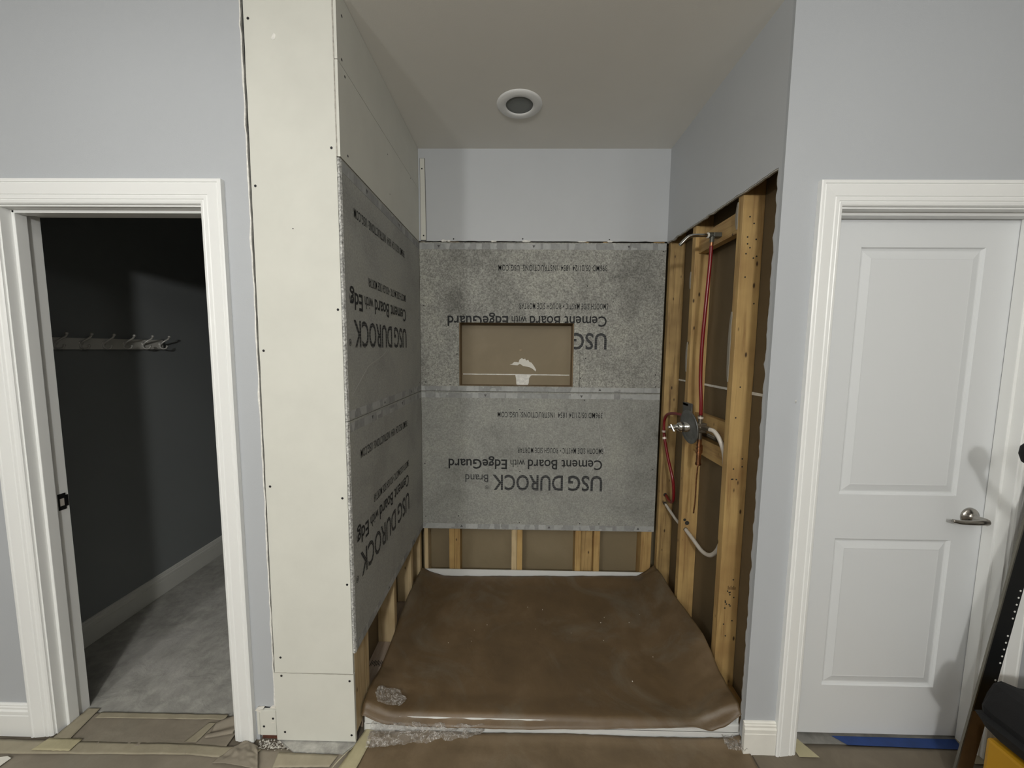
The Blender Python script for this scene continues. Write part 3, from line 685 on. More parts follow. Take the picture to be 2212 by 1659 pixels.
# niche framing
GN = 'wood framing of the niche'
for a, lab in (((NX0 - 0.0005, NX0 + 0.004, D + 0.001, 1.114, NZ0, NZ1), 'left upright of the niche framing'), ((NX1 - 0.005, NX1 + 0.03, D + 0.001, 1.114, NZ0, NZ1), 'right upright of the niche framing')):
    tag(obj('niche_framing', box(*a), M['nichewood']), lab, 'niche frame', GN)
tag(obj('niche_framing', box(NX0, NX1, D + 0.001, 1.114, NZ0 - 0.03, NZ0 + 0.001), M['nichewood']), 'sill of the niche framing', 'niche frame', GN)
tag(obj('niche_framing', box(NX0, NX1, D + 0.001, 1.114, NZ1 - 0.001, NZ1 + 0.03), M['nichewood']), 'header of the niche framing', 'niche frame', GN)
# torn paper and joint line at the back of the niche
bm = B(); prism(bm, [(0.561, 1.474), (0.578, 1.478), (0.590, 1.490), (0.604, 1.490), (0.619, 1.487), (0.625, 1.505), (0.640, 1.516), (0.652, 1.508), (0.662, 1.513), (0.668, 1.500), (0.682, 1.505), (0.690, 1.492), (0.705, 1.485), (0.722, 1.463), (0.735, 1.440), (0.732, 1.429), (0.712, 1.446), (0.690, 1.457), (0.650, 1.464), (0.628, 1.478), (0.612, 1.468), (0.585, 1.470)], XZ, 1.1125, 1.1155)
tag(obj('torn_paper_patch', bm, M['paper_edge']), 'white torn bird-shaped patch in the brown paper at the back of the niche', 'torn paper')
bm = B(); prism(bm, [(0.598, 1.405), (0.604, 1.380), (0.606, 1.345), (0.612, 1.338), (0.680, 1.338), (0.688, 1.352), (0.690, 1.385), (0.700, 1.400), (0.712, 1.406)], XZ, 1.110, 1.1155)
for q in (-0.02, 0.0, 0.02): bx(bm, 0.648 + q, 0.652 + q, 1.1085, 1.1105, 1.35 + abs(q), 1.388 - abs(q))
tag(obj('compound_blob', bm, M['gypsum']), 'white squeezed joint compound blob below the line in the niche', 'joint compound')
bm = B(); prism(bm, jag((NX0 + 0.011, 1.4045), (NX1 - 0.0105, 1.4035), 30, 0.0008, 4) + jag((NX1 - 0.0105, 1.4095), (NX0 + 0.011, 1.4105), 30, 0.0012, 5), XZ, 1.112, 1.1155)
tag(obj('joint_line', bm, M['gypsum']), 'thin white horizontal compound line across the back of the niche', 'joint compound', 'white joint lines')
bm = B(); prism(bm, [(1.618 * 0 + y, z) for y, z in jag((0.0, 1.388), (1.115, 1.3895), 40, 0.0012, 8) + jag((1.115, 1.3985), (0.0, 1.400), 40, 0.0018, 9)], YZ, 1.614, 1.6185)
tag(obj('joint_line', bm, M['gypsum']), 'white horizontal compound line behind the studs of the right wall', 'joint compound', 'white joint lines')
bm = B(); lathe(bm, (0.632, 1.115, 1.567), (0, -1, 0), [(0.010, 0), (0.008, 0.002), (0, 0.003)], 14)
tag(obj('compound_dab', bm, mat('tan_dab', (0.30, 0.24, 0.16), 0.8)), 'small tan dab above the torn patch in the niche', 'joint compound')

# screws along the upper painted wall
t = thing('drywall_screws', 'three dark screws in the painted wall just above the back cement boards', 'screws', (0.7, 1.013, 2.24))
for x, z in ((0.212, 2.244), (0.637, 2.246), (1.165, 2.243)): screw(t, (x, 1.013, z), r=0.0042)

# ------------------------------------------------------------------ ceiling light
t = thing('recessed_ceiling_light', 'round white recessed ceiling light, switched off, in the alcove ceiling', 'ceiling light', (0.610, 0.606, CL))
obj('trim_ring', lathe(B(), (0.610, 0.606, CL), (0, 0, -1), [(0.112, 0.0), (0.110, 0.003), (0.102, 0.007), (0.088, 0.0095), (0.074, 0.0095), (0.068, 0.007), (0.066, 0.002), (0.066, -0.002)], 64), M['trim'], t, smooth=True)
obj('lens', lathe(B(), (0.610, 0.606, CL), (0, 0, -1), [(0.0665, 0.0005), (0.066, 0.0035), (0.045, 0.0015), (0.02, 0.0045), (0.0, 0.005)], 48), M['lens'], t, smooth=True)

# ------------------------------------------------------------------ plumbing
t = thing('shower_pipe', 'bent chrome shower pipe with dark elbow sticking out of the open right wall', 'shower pipe', (1.50, 0.46, 2.105))
obj('arm', tube(B(), [(1.492, 0.455, 2.106), (1.46, 0.456, 2.106), (1.425, 0.457, 2.1055), (1.404, 0.458, 2.100), (1.388, 0.459, 2.087), (1.372, 0.460, 2.070), (1.366, 0.460, 2.063)], 0.0085, 14), M['chrome'], t, smooth=True)
obj('thread_tape', tube(B(), [(1.487, 0.455, 2.106), (1.493, 0.455, 2.106)], 0.0125, 14), M['paper_edge'], t)['label'] = 'white thread tape'
e = tube(B(), [(1.493, 0.455, 2.106), (1.512, 0.455, 2.107), (1.522, 0.455, 2.100)], 0.013, 14); tube(e, [(1.510, 0.455, 2.104), (1.509, 0.455, 2.074)], 0.0105, 12, radii=[0.0115, 0.009]); bx(e, 1.510, 1.5465, 0.437, 0.473, 2.096, 2.116, bev=0.003)
obj('elbow', e, M['darkmetal'], t, smooth=False)
obj('crimp_fitting', tube(B(), [(1.509, 0.455, 2.078), (1.508, 0.455, 2.058)], 0.0085, 12), M['copper'], t)
tag(obj('red_pipe', tube(B(), [(1.508, 0.455, 2.062), (1.507, 0.456, 1.98), (1.501, 0.462, 1.78), (1.498, 0.470, 1.60), (1.499, 0.470, 1.45), (1.502, 0.458, 1.33), (1.503, 0.455, 1.262)], 0.0082, 14), M['red'], smooth=True), 'long upright red plastic pipe from the valve to the shower arm', 'pipe', 'red water pipes')
t = thing('shower_valve', 'shower valve with round grey escutcheon and chrome stem on the open right wall', 'shower valve', (1.50, 0.455, 1.20))
c = (1.452, 0.455, 1.205)
obj('escutcheon', lathe(B(), c, (-1, -0.06, -0.10), [(0.0, 0.010), (0.020, 0.010), (0.045, 0.007), (0.056, 0.001), (0.066, 0.0), (0.080, 0.006), (0.0825, 0.004), (0.080, -0.002), (0.06, -0.008), (0.0, -0.008)], 56), M['plate'], t, smooth=True)
st = obj('stem', lathe(B(), c, (-1, 0, -0.02), [(0.0245, -0.002), (0.0245, 0.030), (0.023, 0.031), (0.023, 0.034), (0.0245, 0.035), (0.0235, 0.046), (0.0195, 0.056), (0.013, 0.061), (0.011, 0.062), (0.011, 0.076), (0.0, 0.077)], 32), M['chrome'], t, smooth=True)
k = B(); bx(k, 1.357, 1.392, 0.449, 0.461, 1.196, 1.208, bev=0.003); tube(k, [(1.374, 0.441, 1.185), (1.362, 0.455, 1.216)], 0.0065, 10, smooth_steps=0)
obj('handle_adapter', k, M['chrome'], st)
obj('set_screw', lathe(B(), (1.352, 0.455, 1.202), (-1, 0, 0), [(0.0075, -0.01), (0.0075, 0.0), (0.005, 0.004), (0, 0.005)], 16), M['chrome'], st, smooth=True)
k = B(); tube(k, [(1.455, 0.455, 1.204), (1.50, 0.455, 1.204)], 0.023, 16, smooth_steps=0); bx(k, 1.478, 1.528, 0.436, 0.476, 1.178, 1.226, bev=0.006)
tube(k, [(1.503, 0.455, 1.215), (1.503, 0.455, 1.262)], 0.0105, 12, smooth_steps=0); tube(k, [(1.503, 0.455, 1.19), (1.503, 0.455, 1.140)], 0.0105, 12, smooth_steps=0)
tube(k, [(1.50, 0.455, 1.205), (1.512, 0.415, 1.206), (1.520, 0.398, 1.205)], 0.0115, 12); tube(k, [(1.50, 0.47, 1.205), (1.51, 0.535, 1.207)], 0.0115, 12, smooth_steps=0)
tube(k, [(1.515, 0.40, 1.180), (1.53, 0.36, 1.172)], 0.008, 10, smooth_steps=0)
obj('valve_body', k, M['bronze'], t)
obj('pipe_collar', tube(B(), [(1.503, 0.455, 1.246), (1.503, 0.455, 1.256)], 0.013, 12, smooth_steps=0), M['clamp'], t)
k = B(); tube(k, [(1.503, 0.455, 1.145), (1.503, 0.455, 1.015)], 0.0115, 12, smooth_steps=0)
for z in (1.118, 1.100, 1.082, 1.026): tube(k, [(1.503, 0.455, z), (1.503, 0.455, z - 0.008)], 0.0145, 12, smooth_steps=0)
obj('copper_stub', k, M['copper'], t)
bx_ = B(); bx(bx_, 1.505, 1.5185, 0.448, 0.453, 1.076, 1.116, bev=0.002); obj('clip', bx_, M['copper'], t)
tag(obj('thin_copper_tube', tube(B(), [(1.503, 0.456, 1.016), (1.505, 0.468, 0.93), (1.506, 0.47, 0.84), (1.506, 0.48, 0.76)], 0.0035, 8), M['copper'], smooth=True), 'thin dark tube hanging under the copper stub beside the middle stud', 'tube')
t = thing('red_supply_pipe', 'short looping red plastic pipe left of the shower valve with two pale clamps', 'pipe', (1.53, 0.8, 0.66), 'red water pipes')
rp = [(1.508, 0.53, 1.207), (1.512, 0.64, 1.222), (1.512, 0.76, 1.218), (1.512, 0.87, 1.195), (1.512, 0.918, 1.150), (1.512, 0.918, 1.085), (1.515, 0.905, 1.03), (1.520, 0.855, 0.93), (1.530, 0.800, 0.82), (1.540, 0.800, 0.72), (1.550, 0.84, 0.668), (1.560, 0.90, 0.648), (1.566, 0.975, 0.655)]
obj('pipe', tube(B(), rp, 0.0085, 14), M['red'], t, smooth=True)
for a, b in (((1.512, 0.918, 1.088), (1.512, 0.918, 1.076)), ((1.513, 0.910, 1.048), (1.514, 0.906, 1.036))): obj('clamp', tube(B(), [a, b], 0.0125, 14, smooth_steps=0), M['clamp'], t)
tag(obj('white_pipe', tube(B(), [(1.518, 0.402, 1.205), (1.530, 0.372, 1.200), (1.542, 0.342, 1.165), (1.552, 0.322, 1.110), (1.556, 0.315, 1.04), (1.558, 0.314, 0.95), (1.562, 0.316, 0.80), (1.562, 0.322, 0.70), (1.562, 0.350, 0.635), (1.561, 0.405, 0.582), (1.560, 0.480, 0.560), (1.558, 0.57, 0.572), (1.556, 0.664, 0.585)], 0.0100, 14), M['white_pex'], smooth=True),
    'white plastic pipe curving down from the valve to the hole in the middle stud', 'pipe', 'white water pipes')
tag(obj('white_pipe', tube(B(), [(1.560, 0.698, 0.575), (1.562, 0.82, 0.578), (1.566, 0.975, 0.598)], 0.0085, 14), M['white_pex'], smooth=True), 'short white plastic pipe between the corner stud and the middle stud', 'pipe', 'white water pipes')
k = B(); bx(k, 1.505, 1.512, 0.560, 0.660, 1.222, 1.300, bev=0.001); bx(k, 1.505, 1.5285, 0.5995, 0.6605, 1.284, 1.298, bev=0.001)
tag(obj('steel_bracket', k, mat('dark_galvanised_steel', (0.14, 0.14, 0.135), 0.5, 0.6, var=0.2, vscale=25)), 'dark grey steel bracket behind the escutcheon, on the middle stud', 'bracket')

# ------------------------------------------------------------------ shower pan and papers
k = B(); px0, px1, py0, py1 = 0.0005, 1.5265, 0.040, 1.0115
bx(k, px0, px1, py0, py1, 0.001, 0.040); bx(k, px0, px1, py0, py0 + 0.065, 0.03, 0.074, bev=0.008)
bx(k, px0, px0 + 0.009, py0 + 0.01, py1, 0.03, 0.098, bev=0.002); bx(k, px1 - 0.009, px1, py0 + 0.01, py1, 0.03, 0.120, bev=0.002); bx(k, px0, px1, py1 - 0.009, py1, 0.03, 0.116, bev=0.002)
bx(k, 0.03, px1 - 0.03, py1 - 0.06, py1 - 0.008, 0.03, 0.066, bev=0.008)
tag(obj('shower_pan', k, M['pan']), 'white shower pan covered with brown paper, its rim showing at back and front', 'shower pan')
def interp(tab, x):
    for (a, va), (b, vb) in zip(tab, tab[1:]):
        if x <= b: return va + (vb - va) * max(0, (x - a)) / (b - a)
    return tab[-1][1]
Lz = [(0.0, 0.090), (0.05, 0.120), (0.12, 0.128), (0.25, 0.100), (0.38, 0.104), (0.51, 0.128), (0.66, 0.152), (0.86, 0.142), (1.0, 0.128)]
Rz = [(0.0, 0.150), (0.05, 0.168), (0.13, 0.160), (0.20, 0.172), (0.27, 0.206), (0.34, 0.220), (0.50, 0.212), (0.65, 0.192), (0.86, 0.197), (1.0, 0.185)]
Fz = [(0.0, 0.088), (0.087, 0.053), (0.22, 0.045), (0.65, 0.043), (0.97, 0.055), (1.25, 0.066), (1.34, 0.075), (1.40, 0.062), (1.45, 0.082), (1.53, 0.150)]
Bz = [(0.0, 0.130), (0.05, 0.100), (0.14, 0.075), (0.36, 0.076), (0.88, 0.087), (1.30, 0.095), (1.41, 0.097), (1.47, 0.135), (1.53, 0.185)]
k = B(); NXP, NYP = 120, 96; G = []
def sstep(a, b, x):
    t = min(1, max(0, (x - a) / (b - a))); return t * t * (3 - 2 * t)
for j in range(NYP + 1):
    v = j / NYP; row = []
    for i in range(NXP + 1):
        u = i / NXP; x = -0.006 + u * 1.527
        if v < 0.03: y = 0.026 + v / 0.03 * 0.012
        else: y = 0.038 + (v - 0.03) / 0.97 * 0.958
        base = 0.073 - 0.008 * math.sin(math.pi * min(1, y)) ** 2
        wl = 1 - sstep(0.0, 0.16, x); wr = sstep(1.28, 1.53, x)
        z = base + (interp(Lz, y) - base) * wl ** 1.6 + (interp(Rz, y) - base) * wr ** 1.5
        wb = sstep(0.90, 0.99, y); z = max(z, 0) * (1 - wb) + wb * max(interp(Bz, x), interp(Bz, x))
        f = 1 - sstep(0.026, 0.052, y)
        ztop = 0.083 + (interp(Lz, y) - 0.083) * wl ** 1.6 + (interp(Rz, y) - 0.083) * wr ** 1.5
        z = z + (ztop - z) * (1 - sstep(0.05, 0.16, y))
        z = z * (1 - f) + f * interp(Fz, x)
        amp = 0.0022 + 0.006 * wl * (1 - v) + 0.005 * wr * (1 - v)
        z += amp * noise.noise(Vector((x * 7, y * 7, 1))) + 0.6 * amp * noise.noise(Vector((x * 26, y * 22, 4)))
        cor = math.exp(-((x - 0.08) ** 2 + (y - 0.10) ** 2) / 0.004) + math.exp(-((x - 1.42) ** 2 + (y - 0.10) ** 2) / 0.006)
        z += cor * 0.007 * noise.noise(Vector((x * 45, y * 45, 9)))
        if y < 0.035: z = min(z, 0.16)
        yy = y - 0.006 * wr * (1 - v) + 0.002 * noise.noise(Vector((x * 12, 0, 3)))
        row.append(k.verts.new((min(x, 1.5165), yy, max(z, 0.012))))
    G.append(row)
for j in range(NYP):
    for i in range(NXP): k.faces.new((G[j][i], G[j][i + 1], G[j + 1][i + 1], G[j + 1][i]))
pp = thing('pan_paper', 'large brown builders paper laid over the shower pan', 'paper sheet', (0.76, 0.5, 0.08))
ps = obj('sheet', k, M['panpaper'], pp, smooth=True)
md = ps.modifiers.new('thick', 'SOLIDIFY'); md.thickness = 0.0012; md.offset = -1
# specks of plaster on it
k = B()
for n_ in range(16):
    x = random.uniform(0.15, 1.35); y = random.uniform(0.16, 0.75); s = random.choice([0.0007, 0.001, 0.0012, 0.0018])
    zz = 0.073 - 0.008 * math.sin(math.pi * y) ** 2 + 0.001
    for q in range(1): bx(k, x - s, x + s, y - s, y + s, zz - 0.003, zz + 0.003)
obj('plaster_specks', k, M['paper_edge'], pp)['kind'] = 'stuff'
# front paper on the floor
def sheet(name, poly_fn, nx, ny, m, label, cat, group=None, amp=0.003, fr=8, seed=0, thick=0.0008, zb=0.006):
    """poly_fn(u,v)->(x,y,z)"""
    k = B(); G = []
    for j in range(ny + 1):
        row = []
        for i in range(nx + 1):
            x, y, z = poly_fn(i / nx, j / ny)
            z += amp * (0.5 + 0.5 * noise.noise(Vector((x * fr, y * fr, seed)))) + amp * 0.5 * noise.noise(Vector((x * fr * 4, y * fr * 4, seed + 2)))
            row.append(k.verts.new((x, y, max(z, zb * 0.5))))
        G.append(row)
    for j in range(ny):
        for i in range(nx): k.faces.new((G[j][i], G[j][i + 1], G[j + 1][i + 1], G[j + 1][i]))
    o = obj(name, k, m, smooth=True); q = o.modifiers.new('thick', 'SOLIDIFY'); q.thickness = thick; q.offset = 1
    return tag(o, label, cat, group) if label else o
def fp(u, v):
    y = -0.55 + v * 0.585; x0 = 0.030 + 0.0; x1 = 1.537
    x = x0 + (x1 - x0) * u
    z = 0.006 + 0.010 * sstep(0.93, 1.0, v) + 0.03 * sstep(0.93, 1.0, u) * sstep(0.85, 1.0, v) * (0.5 + 0.5 * math.sin(v * 60))
    y -= 0.010 * sstep(0.0, 0.12, 1 - u) * 0 + 0.008 * (1 - sstep(0.0, 0.2, u)) * v
    return x, y + 0.003 * math.sin(x * 9), z
sheet('front_paper', fp, 120, 50, M['frontpaper'], 'dusty brown builders paper on the floor in front of the shower pan', 'paper sheet', amp=0.005, fr=9)
# crumpled clear plastic along the pan's front left
def plf(u, v):
    x = 0.035 + u * 0.46; taper = (1 - u) ** 0.6
    y = 0.034 - v * (0.072 * taper + 0.004)
    z = 0.050 - v * 0.026 + 0.016 * noise.noise(Vector((u * 9, v * 4, 3))) + 0.011 * noise.noise(Vector((u * 26, v * 9, 5)))
    return x, y, max(z, 0.014)
sheet('plastic_wrap', plf, 90, 26, M['plastic'], 'crumpled clear plastic along the front left edge of the shower pan', 'plastic sheet', amp=0.006, fr=30, thick=0.0003)
def plf2(u, v):
    return 1.45 + u * 0.075, 0.036 - v * 0.055, 0.028 + 0.012 * noise.noise(Vector((u * 9, v * 7, 3))) + 0.006 * noise.noise(Vector((u * 26, v * 19, 5)))
sheet('plastic_wrap', plf2, 30, 20, M['plastic'], 'small crumpled clear plastic at the front right corner of the shower pan', 'plastic sheet', amp=0.004, fr=30, thick=0.0003)
def plc(u, v):
    an = u * 2 * math.pi; rr = v * (1 + 0.35 * noise.noise(Vector((math.cos(an) * 1.5, math.sin(an) * 1.5, 4)))); x = 0.085 + 0.060 * rr * math.cos(an); y = 0.100 + 0.042 * rr * math.sin(an)
    wl = 1 - sstep(0.0, 0.16, x); z = 0.083 + (interp(Lz, y) - 0.083) * wl ** 1.6 + 0.006
    return x, y, z + 0.006 * noise.noise(Vector((x * 70, y * 70, 2)))
sheet('plastic_wrap', plc, 44, 34, M['plastic'], 'wrinkled clear plastic stuck on the paper at the pan front left corner', 'plastic sheet', amp=0.004, fr=40, thick=0.0003)
# grey-brown paper over the room floor, left
def flat(pts, m, name, label, cat, z=0.004, h=0.001, group=None, sub=0):
    k = B(); prism(k, pts, XY, z, z + h); o = obj(name, k, m); return tag(o, label, cat, group)
def lp(u, v):
    x = -1.9 + u * 1.93; y = -0.60 + v * 0.562
    return x, y, 0.0035 + 0.003 * math.exp(-((x + 0.30) / 0.02) ** 2)
sheet('floor_paper', lp, 140, 40, M['floorpaper'], 'grey-brown protective paper over the room floor on the left', 'paper sheet', 'floor protection paper', amp=0.0025, fr=7)
def dp(u, v):
    x = LX0 + 0.02 + u * 0.70; y = -0.045 + v * 0.130
    return x, y, 0.0075 + 0.004 * u * (1 - v) * 0
sheet('floor_paper', dp, 60, 20, M['floorpaper'], 'grey-brown protective paper lying in the closet doorway', 'paper sheet', 'floor protection paper', amp=0.003, fr=12, seed=5)
def rp_(u, v):
    x = 1.545 + u * 1.3; y = -0.60 + v * 0.633
    return x, y - 0.035 * (1 - sstep(0.09, 0.15, u)), 0.003
sheet('floor_paper', rp_, 100, 30, mat_kraft('dark_floor_paper', (0.155, 0.13, 0.095), 0.15, 0.7, 8, 0.25), 'dull brown protective paper in front of the white door', 'paper sheet', 'floor protection paper', amp=0.002, fr=7, seed=9)
GT = 'masking tape on the floor'
def tapestrip(poly, m, label, z=0.0095, lift=0.0):
    (a, b, c, d) = [Vector(p) for p in poly]   # a->b long side, d->c other long side
    def f(u, v):
        p = (a.lerp(b, u)).lerp(d.lerp(c, u), v); return p.x + 0.0012 * noise.noise(Vector((u * 14, v, 1))), p.y + 0.0018 * noise.noise(Vector((u * 11, v * 2, 7))), z + lift * u
    return sheet('masking_tape', f, 50, 5, m, label, 'tape', GT, amp=0.0012, fr=30, thick=0.0003)
tapestrip([(-1.60, -0.034), (-0.64, -0.030), (-0.63, -0.070), (-1.60, -0.088)], M['tape'], 'long tan tape strip along the floor left of the closet doorway')
tapestrip([(-0.66, -0.031), (-0.37, -0.045), (-0.39, -0.086), (-0.65, -0.070)], M['tape'], 'tan tape strip on the floor below the right closet casing', 0.0105)
tapestrip([(-1.222, -0.032), (-1.222, 0.100), (-1.172, 0.100), (-1.150, -0.032)], M['tape'], 'tan tape strip along the left jamb of the closet doorway', 0.0130)
tapestrip([(-1.235, -0.026), (-1.10, -0.026), (-1.10, -0.072), (-1.25, -0.072)], M['ytape'], 'yellowish tape patch at the foot of the left closet casing', 0.0142)
tapestrip([(-0.690, -0.028), (-0.655, 0.050), (-0.625, 0.050), (-0.640, -0.028)], M['tape'], 'short diagonal tape piece in the closet doorway', 0.0140)
tapestrip([(-1.15, 0.058), (-0.60, 0.064), (-0.60, 0.086), (-1.15, 0.084)], M['tape'], 'tan tape strip across the closet threshold', 0.0135)
tapestrip([(-0.296, -0.054), (-0.060, -0.058), (-0.075, -0.100), (-0.285, -0.108)], M['tape'], 'tan tape strip on the floor below the column', 0.0105)
tapestrip([(0.006, 0.042), (-0.055, -0.16), (0.020, -0.16), (0.052, 0.036)], M['ytape'], 'diagonal yellowish tape along the left edge of the front paper', 0.0120)
k = B(); G = []
def curl(u, v):
    x = -0.010 - 0.050 * u - 0.004 * v; y = -0.028 - 0.085 * u; w = 0.020 * math.sin(math.pi * min(1, u * 0.85 + 0.08))
    return x + (v - 0.5) * w, y, 0.014 + 0.012 * v * math.sin(math.pi * u) + 0.003 * u
sheet('masking_tape', curl, 24, 6, mat('pale_yellow_tape', (0.62, 0.58, 0.42), 0.6), 'curled pale yellow tape tip beside the column foot', 'tape', GT, amp=0.0, thick=0.0003)
# loose torn paper pieces near the casing
def tornp(u, v):
    x = -0.50 + u * (0.06 + 0.13 * v) + 0.05 * (1 - v) - 0.02 * v; y = -0.015 - v * 0.085 - 0.02 * u
    return x, y, 0.012 + 0.014 * math.sin(math.pi * v) * (0.4 + 0.6 * noise.noise(Vector((u * 5, v * 5, 3)))) + 0.008 * u * (1 - u) * 4 * v
sheet('torn_paper', tornp, 40, 24, M['floorpaper'], 'wrinkled torn brown paper flap at the foot of the right closet casing', 'paper sheet', amp=0.004, fr=18)
def tornq(u, v):
    x = -0.62 + u * 0.10; y = 0.055 - v * 0.07 + 0.02 * u
    return x, y, 0.012 + 0.030 * u * (1 - v) + 0.006 * math.sin(v * 9)
sheet('torn_paper', tornq, 20, 16, M['floorpaper'], 'brown paper corner lifting against the right jamb of the closet doorway', 'paper sheet', amp=0.004, fr=18)
# rubble and concrete under the column
k = B()
for n_ in range(320):
    x = random.uniform(-0.40, -0.23) if random.random() < .75 else random.uniform(-0.23, -0.03); y = random.uniform(-0.045, -0.003); s = random.uniform(0.001, 0.0042) * (1 if x < -0.2 else 0.5)
    m4 = Matrix.Translation((x, y, s * 0.8)) @ Matrix.Rotation(random.random() * 6, 4, 'X') @ Matrix.Rotation(random.random() * 6, 4, 'Z') @ Matrix.Diagonal((s * random.uniform(.7, 1.8), s, s * random.uniform(.5, 1), 1))
    bmesh.ops.create_icosphere(k, subdivisions=1, radius=1, matrix=m4)
tag(obj('plaster_rubble', k, mat('grey_white_plaster', (0.52, 0.50, 0.45), 0.9, var=0.4, vscale=80)), 'grey and white plaster crumbs on the floor under the column', 'rubble', kind='stuff')
k = B(); prism(k, jag((-0.24, -0.050), (-0.045, -0.052), 14, 0.004, 3) + [(-0.014, -0.02), (-0.012, -0.002), (-0.33, -0.002)], XY, 0.001, 0.011)
tag(obj('mortar_bed', k, M['concrete']), 'grey mortar strip on the floor at the foot of the column', 'mortar')
# blue tape and threshold at the white door
tag(obj('threshold', box(RX0 - 0.01, RX1 + 0.01, 0.034, 0.14, 0.0, 0.006), M['tile']), 'grey marbled threshold strip under the white door', 'threshold')
flat([(1.915, 0.064), (2.42, 0.062), (2.42, 0.022), (1.950, 0.030)], M['blue'], 'painters_tape', 'bright blue painters tape strip on the floor in front of the white door', 'tape', 0.008, 0.0008)
flat([(1.722, -0.020), (1.722, 0.055), (1.760, 0.058), (1.800, -0.020)], M['ytape'], 'masking_tape', 'pale tape triangle at the foot of the right door casing', 'tape', 0.0085, 0.0006, GT)
flat([(2.412, 0.068), (2.430, 0.068), (2.430, -0.030), (2.380, -0.030)], M['tape'], 'masking_tape', 'tape strip along the right jamb of the white door', 'tape', 0.0085, 0.0006, GT)
flat([(-1.36, -0.102), (-1.312, -0.094), (-1.29, -0.10), (-1.30, -0.16), (-1.42, -0.16)], M['paper_edge'], 'paper_scrap', 'pale paper scrap on the floor at the lower left corner', 'paper scrap', 0.012, 0.001)

# ------------------------------------------------------------------ coat rack in the closet
t = thing('coat_rack', 'pale coat rack with six curled hooks on the dark closet wall', 'coat rack', (-1.63, 0.66, 1.58))
mr = mat('rack_paint', (0.60, 0.59, 0.55), 0.45); mh = mat('pewter_hook', (0.62, 0.61, 0.58), 0.35, 0.5)
obj('rail', box(-1.6298, -1.612, 0.33, 0.978, 1.552, 1.611, bev=0.004), mr, t)
hk = None
for q in range(6):
    y = 0.425 + 0.1065 * q; x = -1.612
    if hk is None:
        k = B(); lathe(k, (x, y, 1.585), (1, 0, 0), [(0.012, -0.002), (0.011, 0.002), (0.006, 0.004), (0, 0.004)], 14)
        tube(k, [(x + 0.002, y - 0.004, 1.580), (x + 0.018, y - 0.008, 1.592), (x + 0.030, y, 1.605), (x + 0.044, y + 0.006, 1.616), (x + 0.052, y + 0.006, 1.628)], 0.0045, 8)
        bmesh.ops.create_icosphere(k, subdivisions=2, radius=0.0075, matrix=Matrix.Translation((x + 0.053, y + 0.006, 1.631)))
        tube(k, [(x + 0.002, y - 0.004, 1.585), (x + 0.006, y - 0.008, 1.566), (x + 0.018, y - 0.004, 1.556), (x + 0.032, y + 0.002, 1.560), (x + 0.037, y + 0.004, 1.570)], 0.0045, 8)
        bmesh.ops.create_icosphere(k, subdivisions=2, radius=0.006, matrix=Matrix.Translation((x + 0.037, y + 0.004, 1.573)))
        hk = obj('hook', k, mh, t, smooth=True)
    else:
        o = hk.copy(); link(o); o.parent = t; o.location = hk.location + Vector((0, 0.1065 * q, 0))

# ------------------------------------------------------------------ lower right: rail, tool case, black bag, pole
t = thing('perforated_rail', 'black perforated metal rail with a painted brown floor reflection low down, leaning at the right door casing', 'rail', (2.25, -0.06, 0.0))
A0 = Vector((2.222, -0.085, 0.002)); A1 = Vector((2.425, -0.050, 1.16)); ax = (A1 - A0).normalized(); wv = Vector((1, 0, 0)) - ax * ax.x; wv.normalize(); nv = wv.cross(ax).normalized()
if nv.y > 0: nv = -nv
def rbox(k, s0, s1, w0, w1, n0, n1):
    vs = [k.verts.new(A0 + ax * s + wv * w + nv * n) for s in (s0, s1) for w in (w0, w1) for n in (n0, n1)]
    for f in ((0, 1, 3, 2), (4, 6, 7, 5), (0, 4, 5, 1), (2, 3, 7, 6), (0, 2, 6, 4), (1, 5, 7, 3)): k.faces.new([vs[i] for i in f])
LEN = (A1 - A0).length; FT = 0.285  # below FT the rail is painted as if mirroring the brown floor
k = B(); rbox(k, FT, LEN, 0.005, 0.064, 0.0, 0.004); obj('rail_body', k, M['rail'], t)
k = B(); rbox(k, 0.0, FT, 0.005, 0.064, 0.0, 0.004); obj('rail_reflection', k, M['railreflect'], t)['label'] = 'brown floor reflection painted on the lower end of the rail'
k = B(); rbox(k, 0.0, LEN, 0.0, 0.005, -0.001, 0.006); obj('rail_edge', k, M['railedge'], t)['label'] = 'pale grey raised edge'
k = B(); s = FT + 0.025; cnt = 0
while s < LEN - 0.03:
    lathe(k, A0 + ax * s + wv * 0.055 + nv * 0.004, nv, [(0.0034, -0.001), (0.0034, 0.0006), (0, 0.0006)], 10)
    cnt += 1; s += 0.026 if cnt % 5 else 0.066
obj('bolt_hole', k, M['hole'], t)['kind'] = 'stuff'
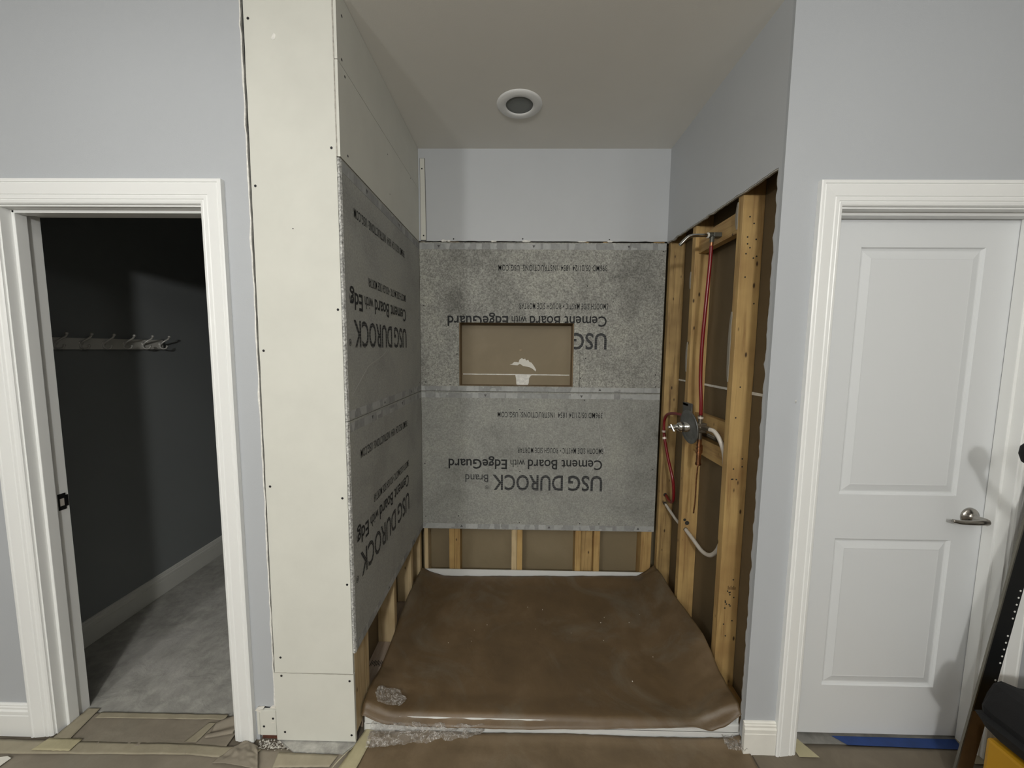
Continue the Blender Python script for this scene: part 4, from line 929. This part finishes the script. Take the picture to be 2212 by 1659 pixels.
t = thing('tool_case', 'yellow and black tool case at the lower right edge of the photo', 'tool case', (2.45, -0.36, 0.0))
obj('case_body', box(2.176, 2.72, -0.50, -0.20, 0.003, 0.312, bev=0.010), M['yellow'], t)
k = B(); bx(k, 2.30, 2.60, -0.512, -0.50, 0.06, 0.26, bev=0.005); obj('case_badge', k, M['black'], t)
# black bag slumped over the case
k = B()
out = [(2.124, 0.402), (2.150, 0.402), (2.146, 0.425), (2.158, 0.468), (2.176, 0.500), (2.200, 0.508), (2.262, 0.486), (2.36, 0.475), (2.50, 0.46), (2.62, 0.44), (2.70, 0.40), (2.71, 0.34), (2.60, 0.324), (2.45, 0.324), (2.30, 0.324), (2.22, 0.324), (2.185, 0.326), (2.160, 0.350)]
rings = []
for j, (yy, sh) in enumerate(((-0.195, 0.03), (-0.205, 0.006), (-0.23, 0.0), (-0.40, 0.0), (-0.53, 0.0), (-0.56, 0.012), (-0.575, 0.04))):
    cx, cz = 2.45, 0.40
    rings.append([k.verts.new((x + (cx - x) * sh + 0.006 * noise.noise(Vector((x * 20, z * 20, j))), yy, z + (cz - z) * sh + (0.006 if z > 0.33 else 0.001) * noise.noise(Vector((x * 20, z * 20, j + 7))))) for x, z in out])
for a, b in zip(rings, rings[1:]):
    for i in range(len(out)): k.faces.new((a[i], a[(i + 1) % len(out)], b[(i + 1) % len(out)], b[i]))
k.faces.new(rings[0]); k.faces.new(rings[-1][::-1])
tag(obj('black_bag', k, M['cloth'], smooth=False), 'black cloth bag slumped over the yellow tool case', 'bag')
k = B(); lathe(k, (2.213, -0.20, 1.267), (-0.25, 0, 0.97), [(0, 0.040), (0.018, 0.036), (0.030, 0.022), (0.035, 0.0), (0.032, -0.025), (0.020, -0.038), (0.014, -0.05)], 24)
kn = thing('broom_pole', 'black rounded pole end at the right edge of the photo', 'pole', (2.58, -0.2, 0.5))
obj('knob', k, M['cloth'], kn, smooth=True)
obj('pole', tube(B(), [(2.216, -0.2, 1.225), (2.40, -0.2, 0.90), (2.60, -0.2, 0.46)], 0.013, 12, smooth_steps=0), M['cloth'], kn)
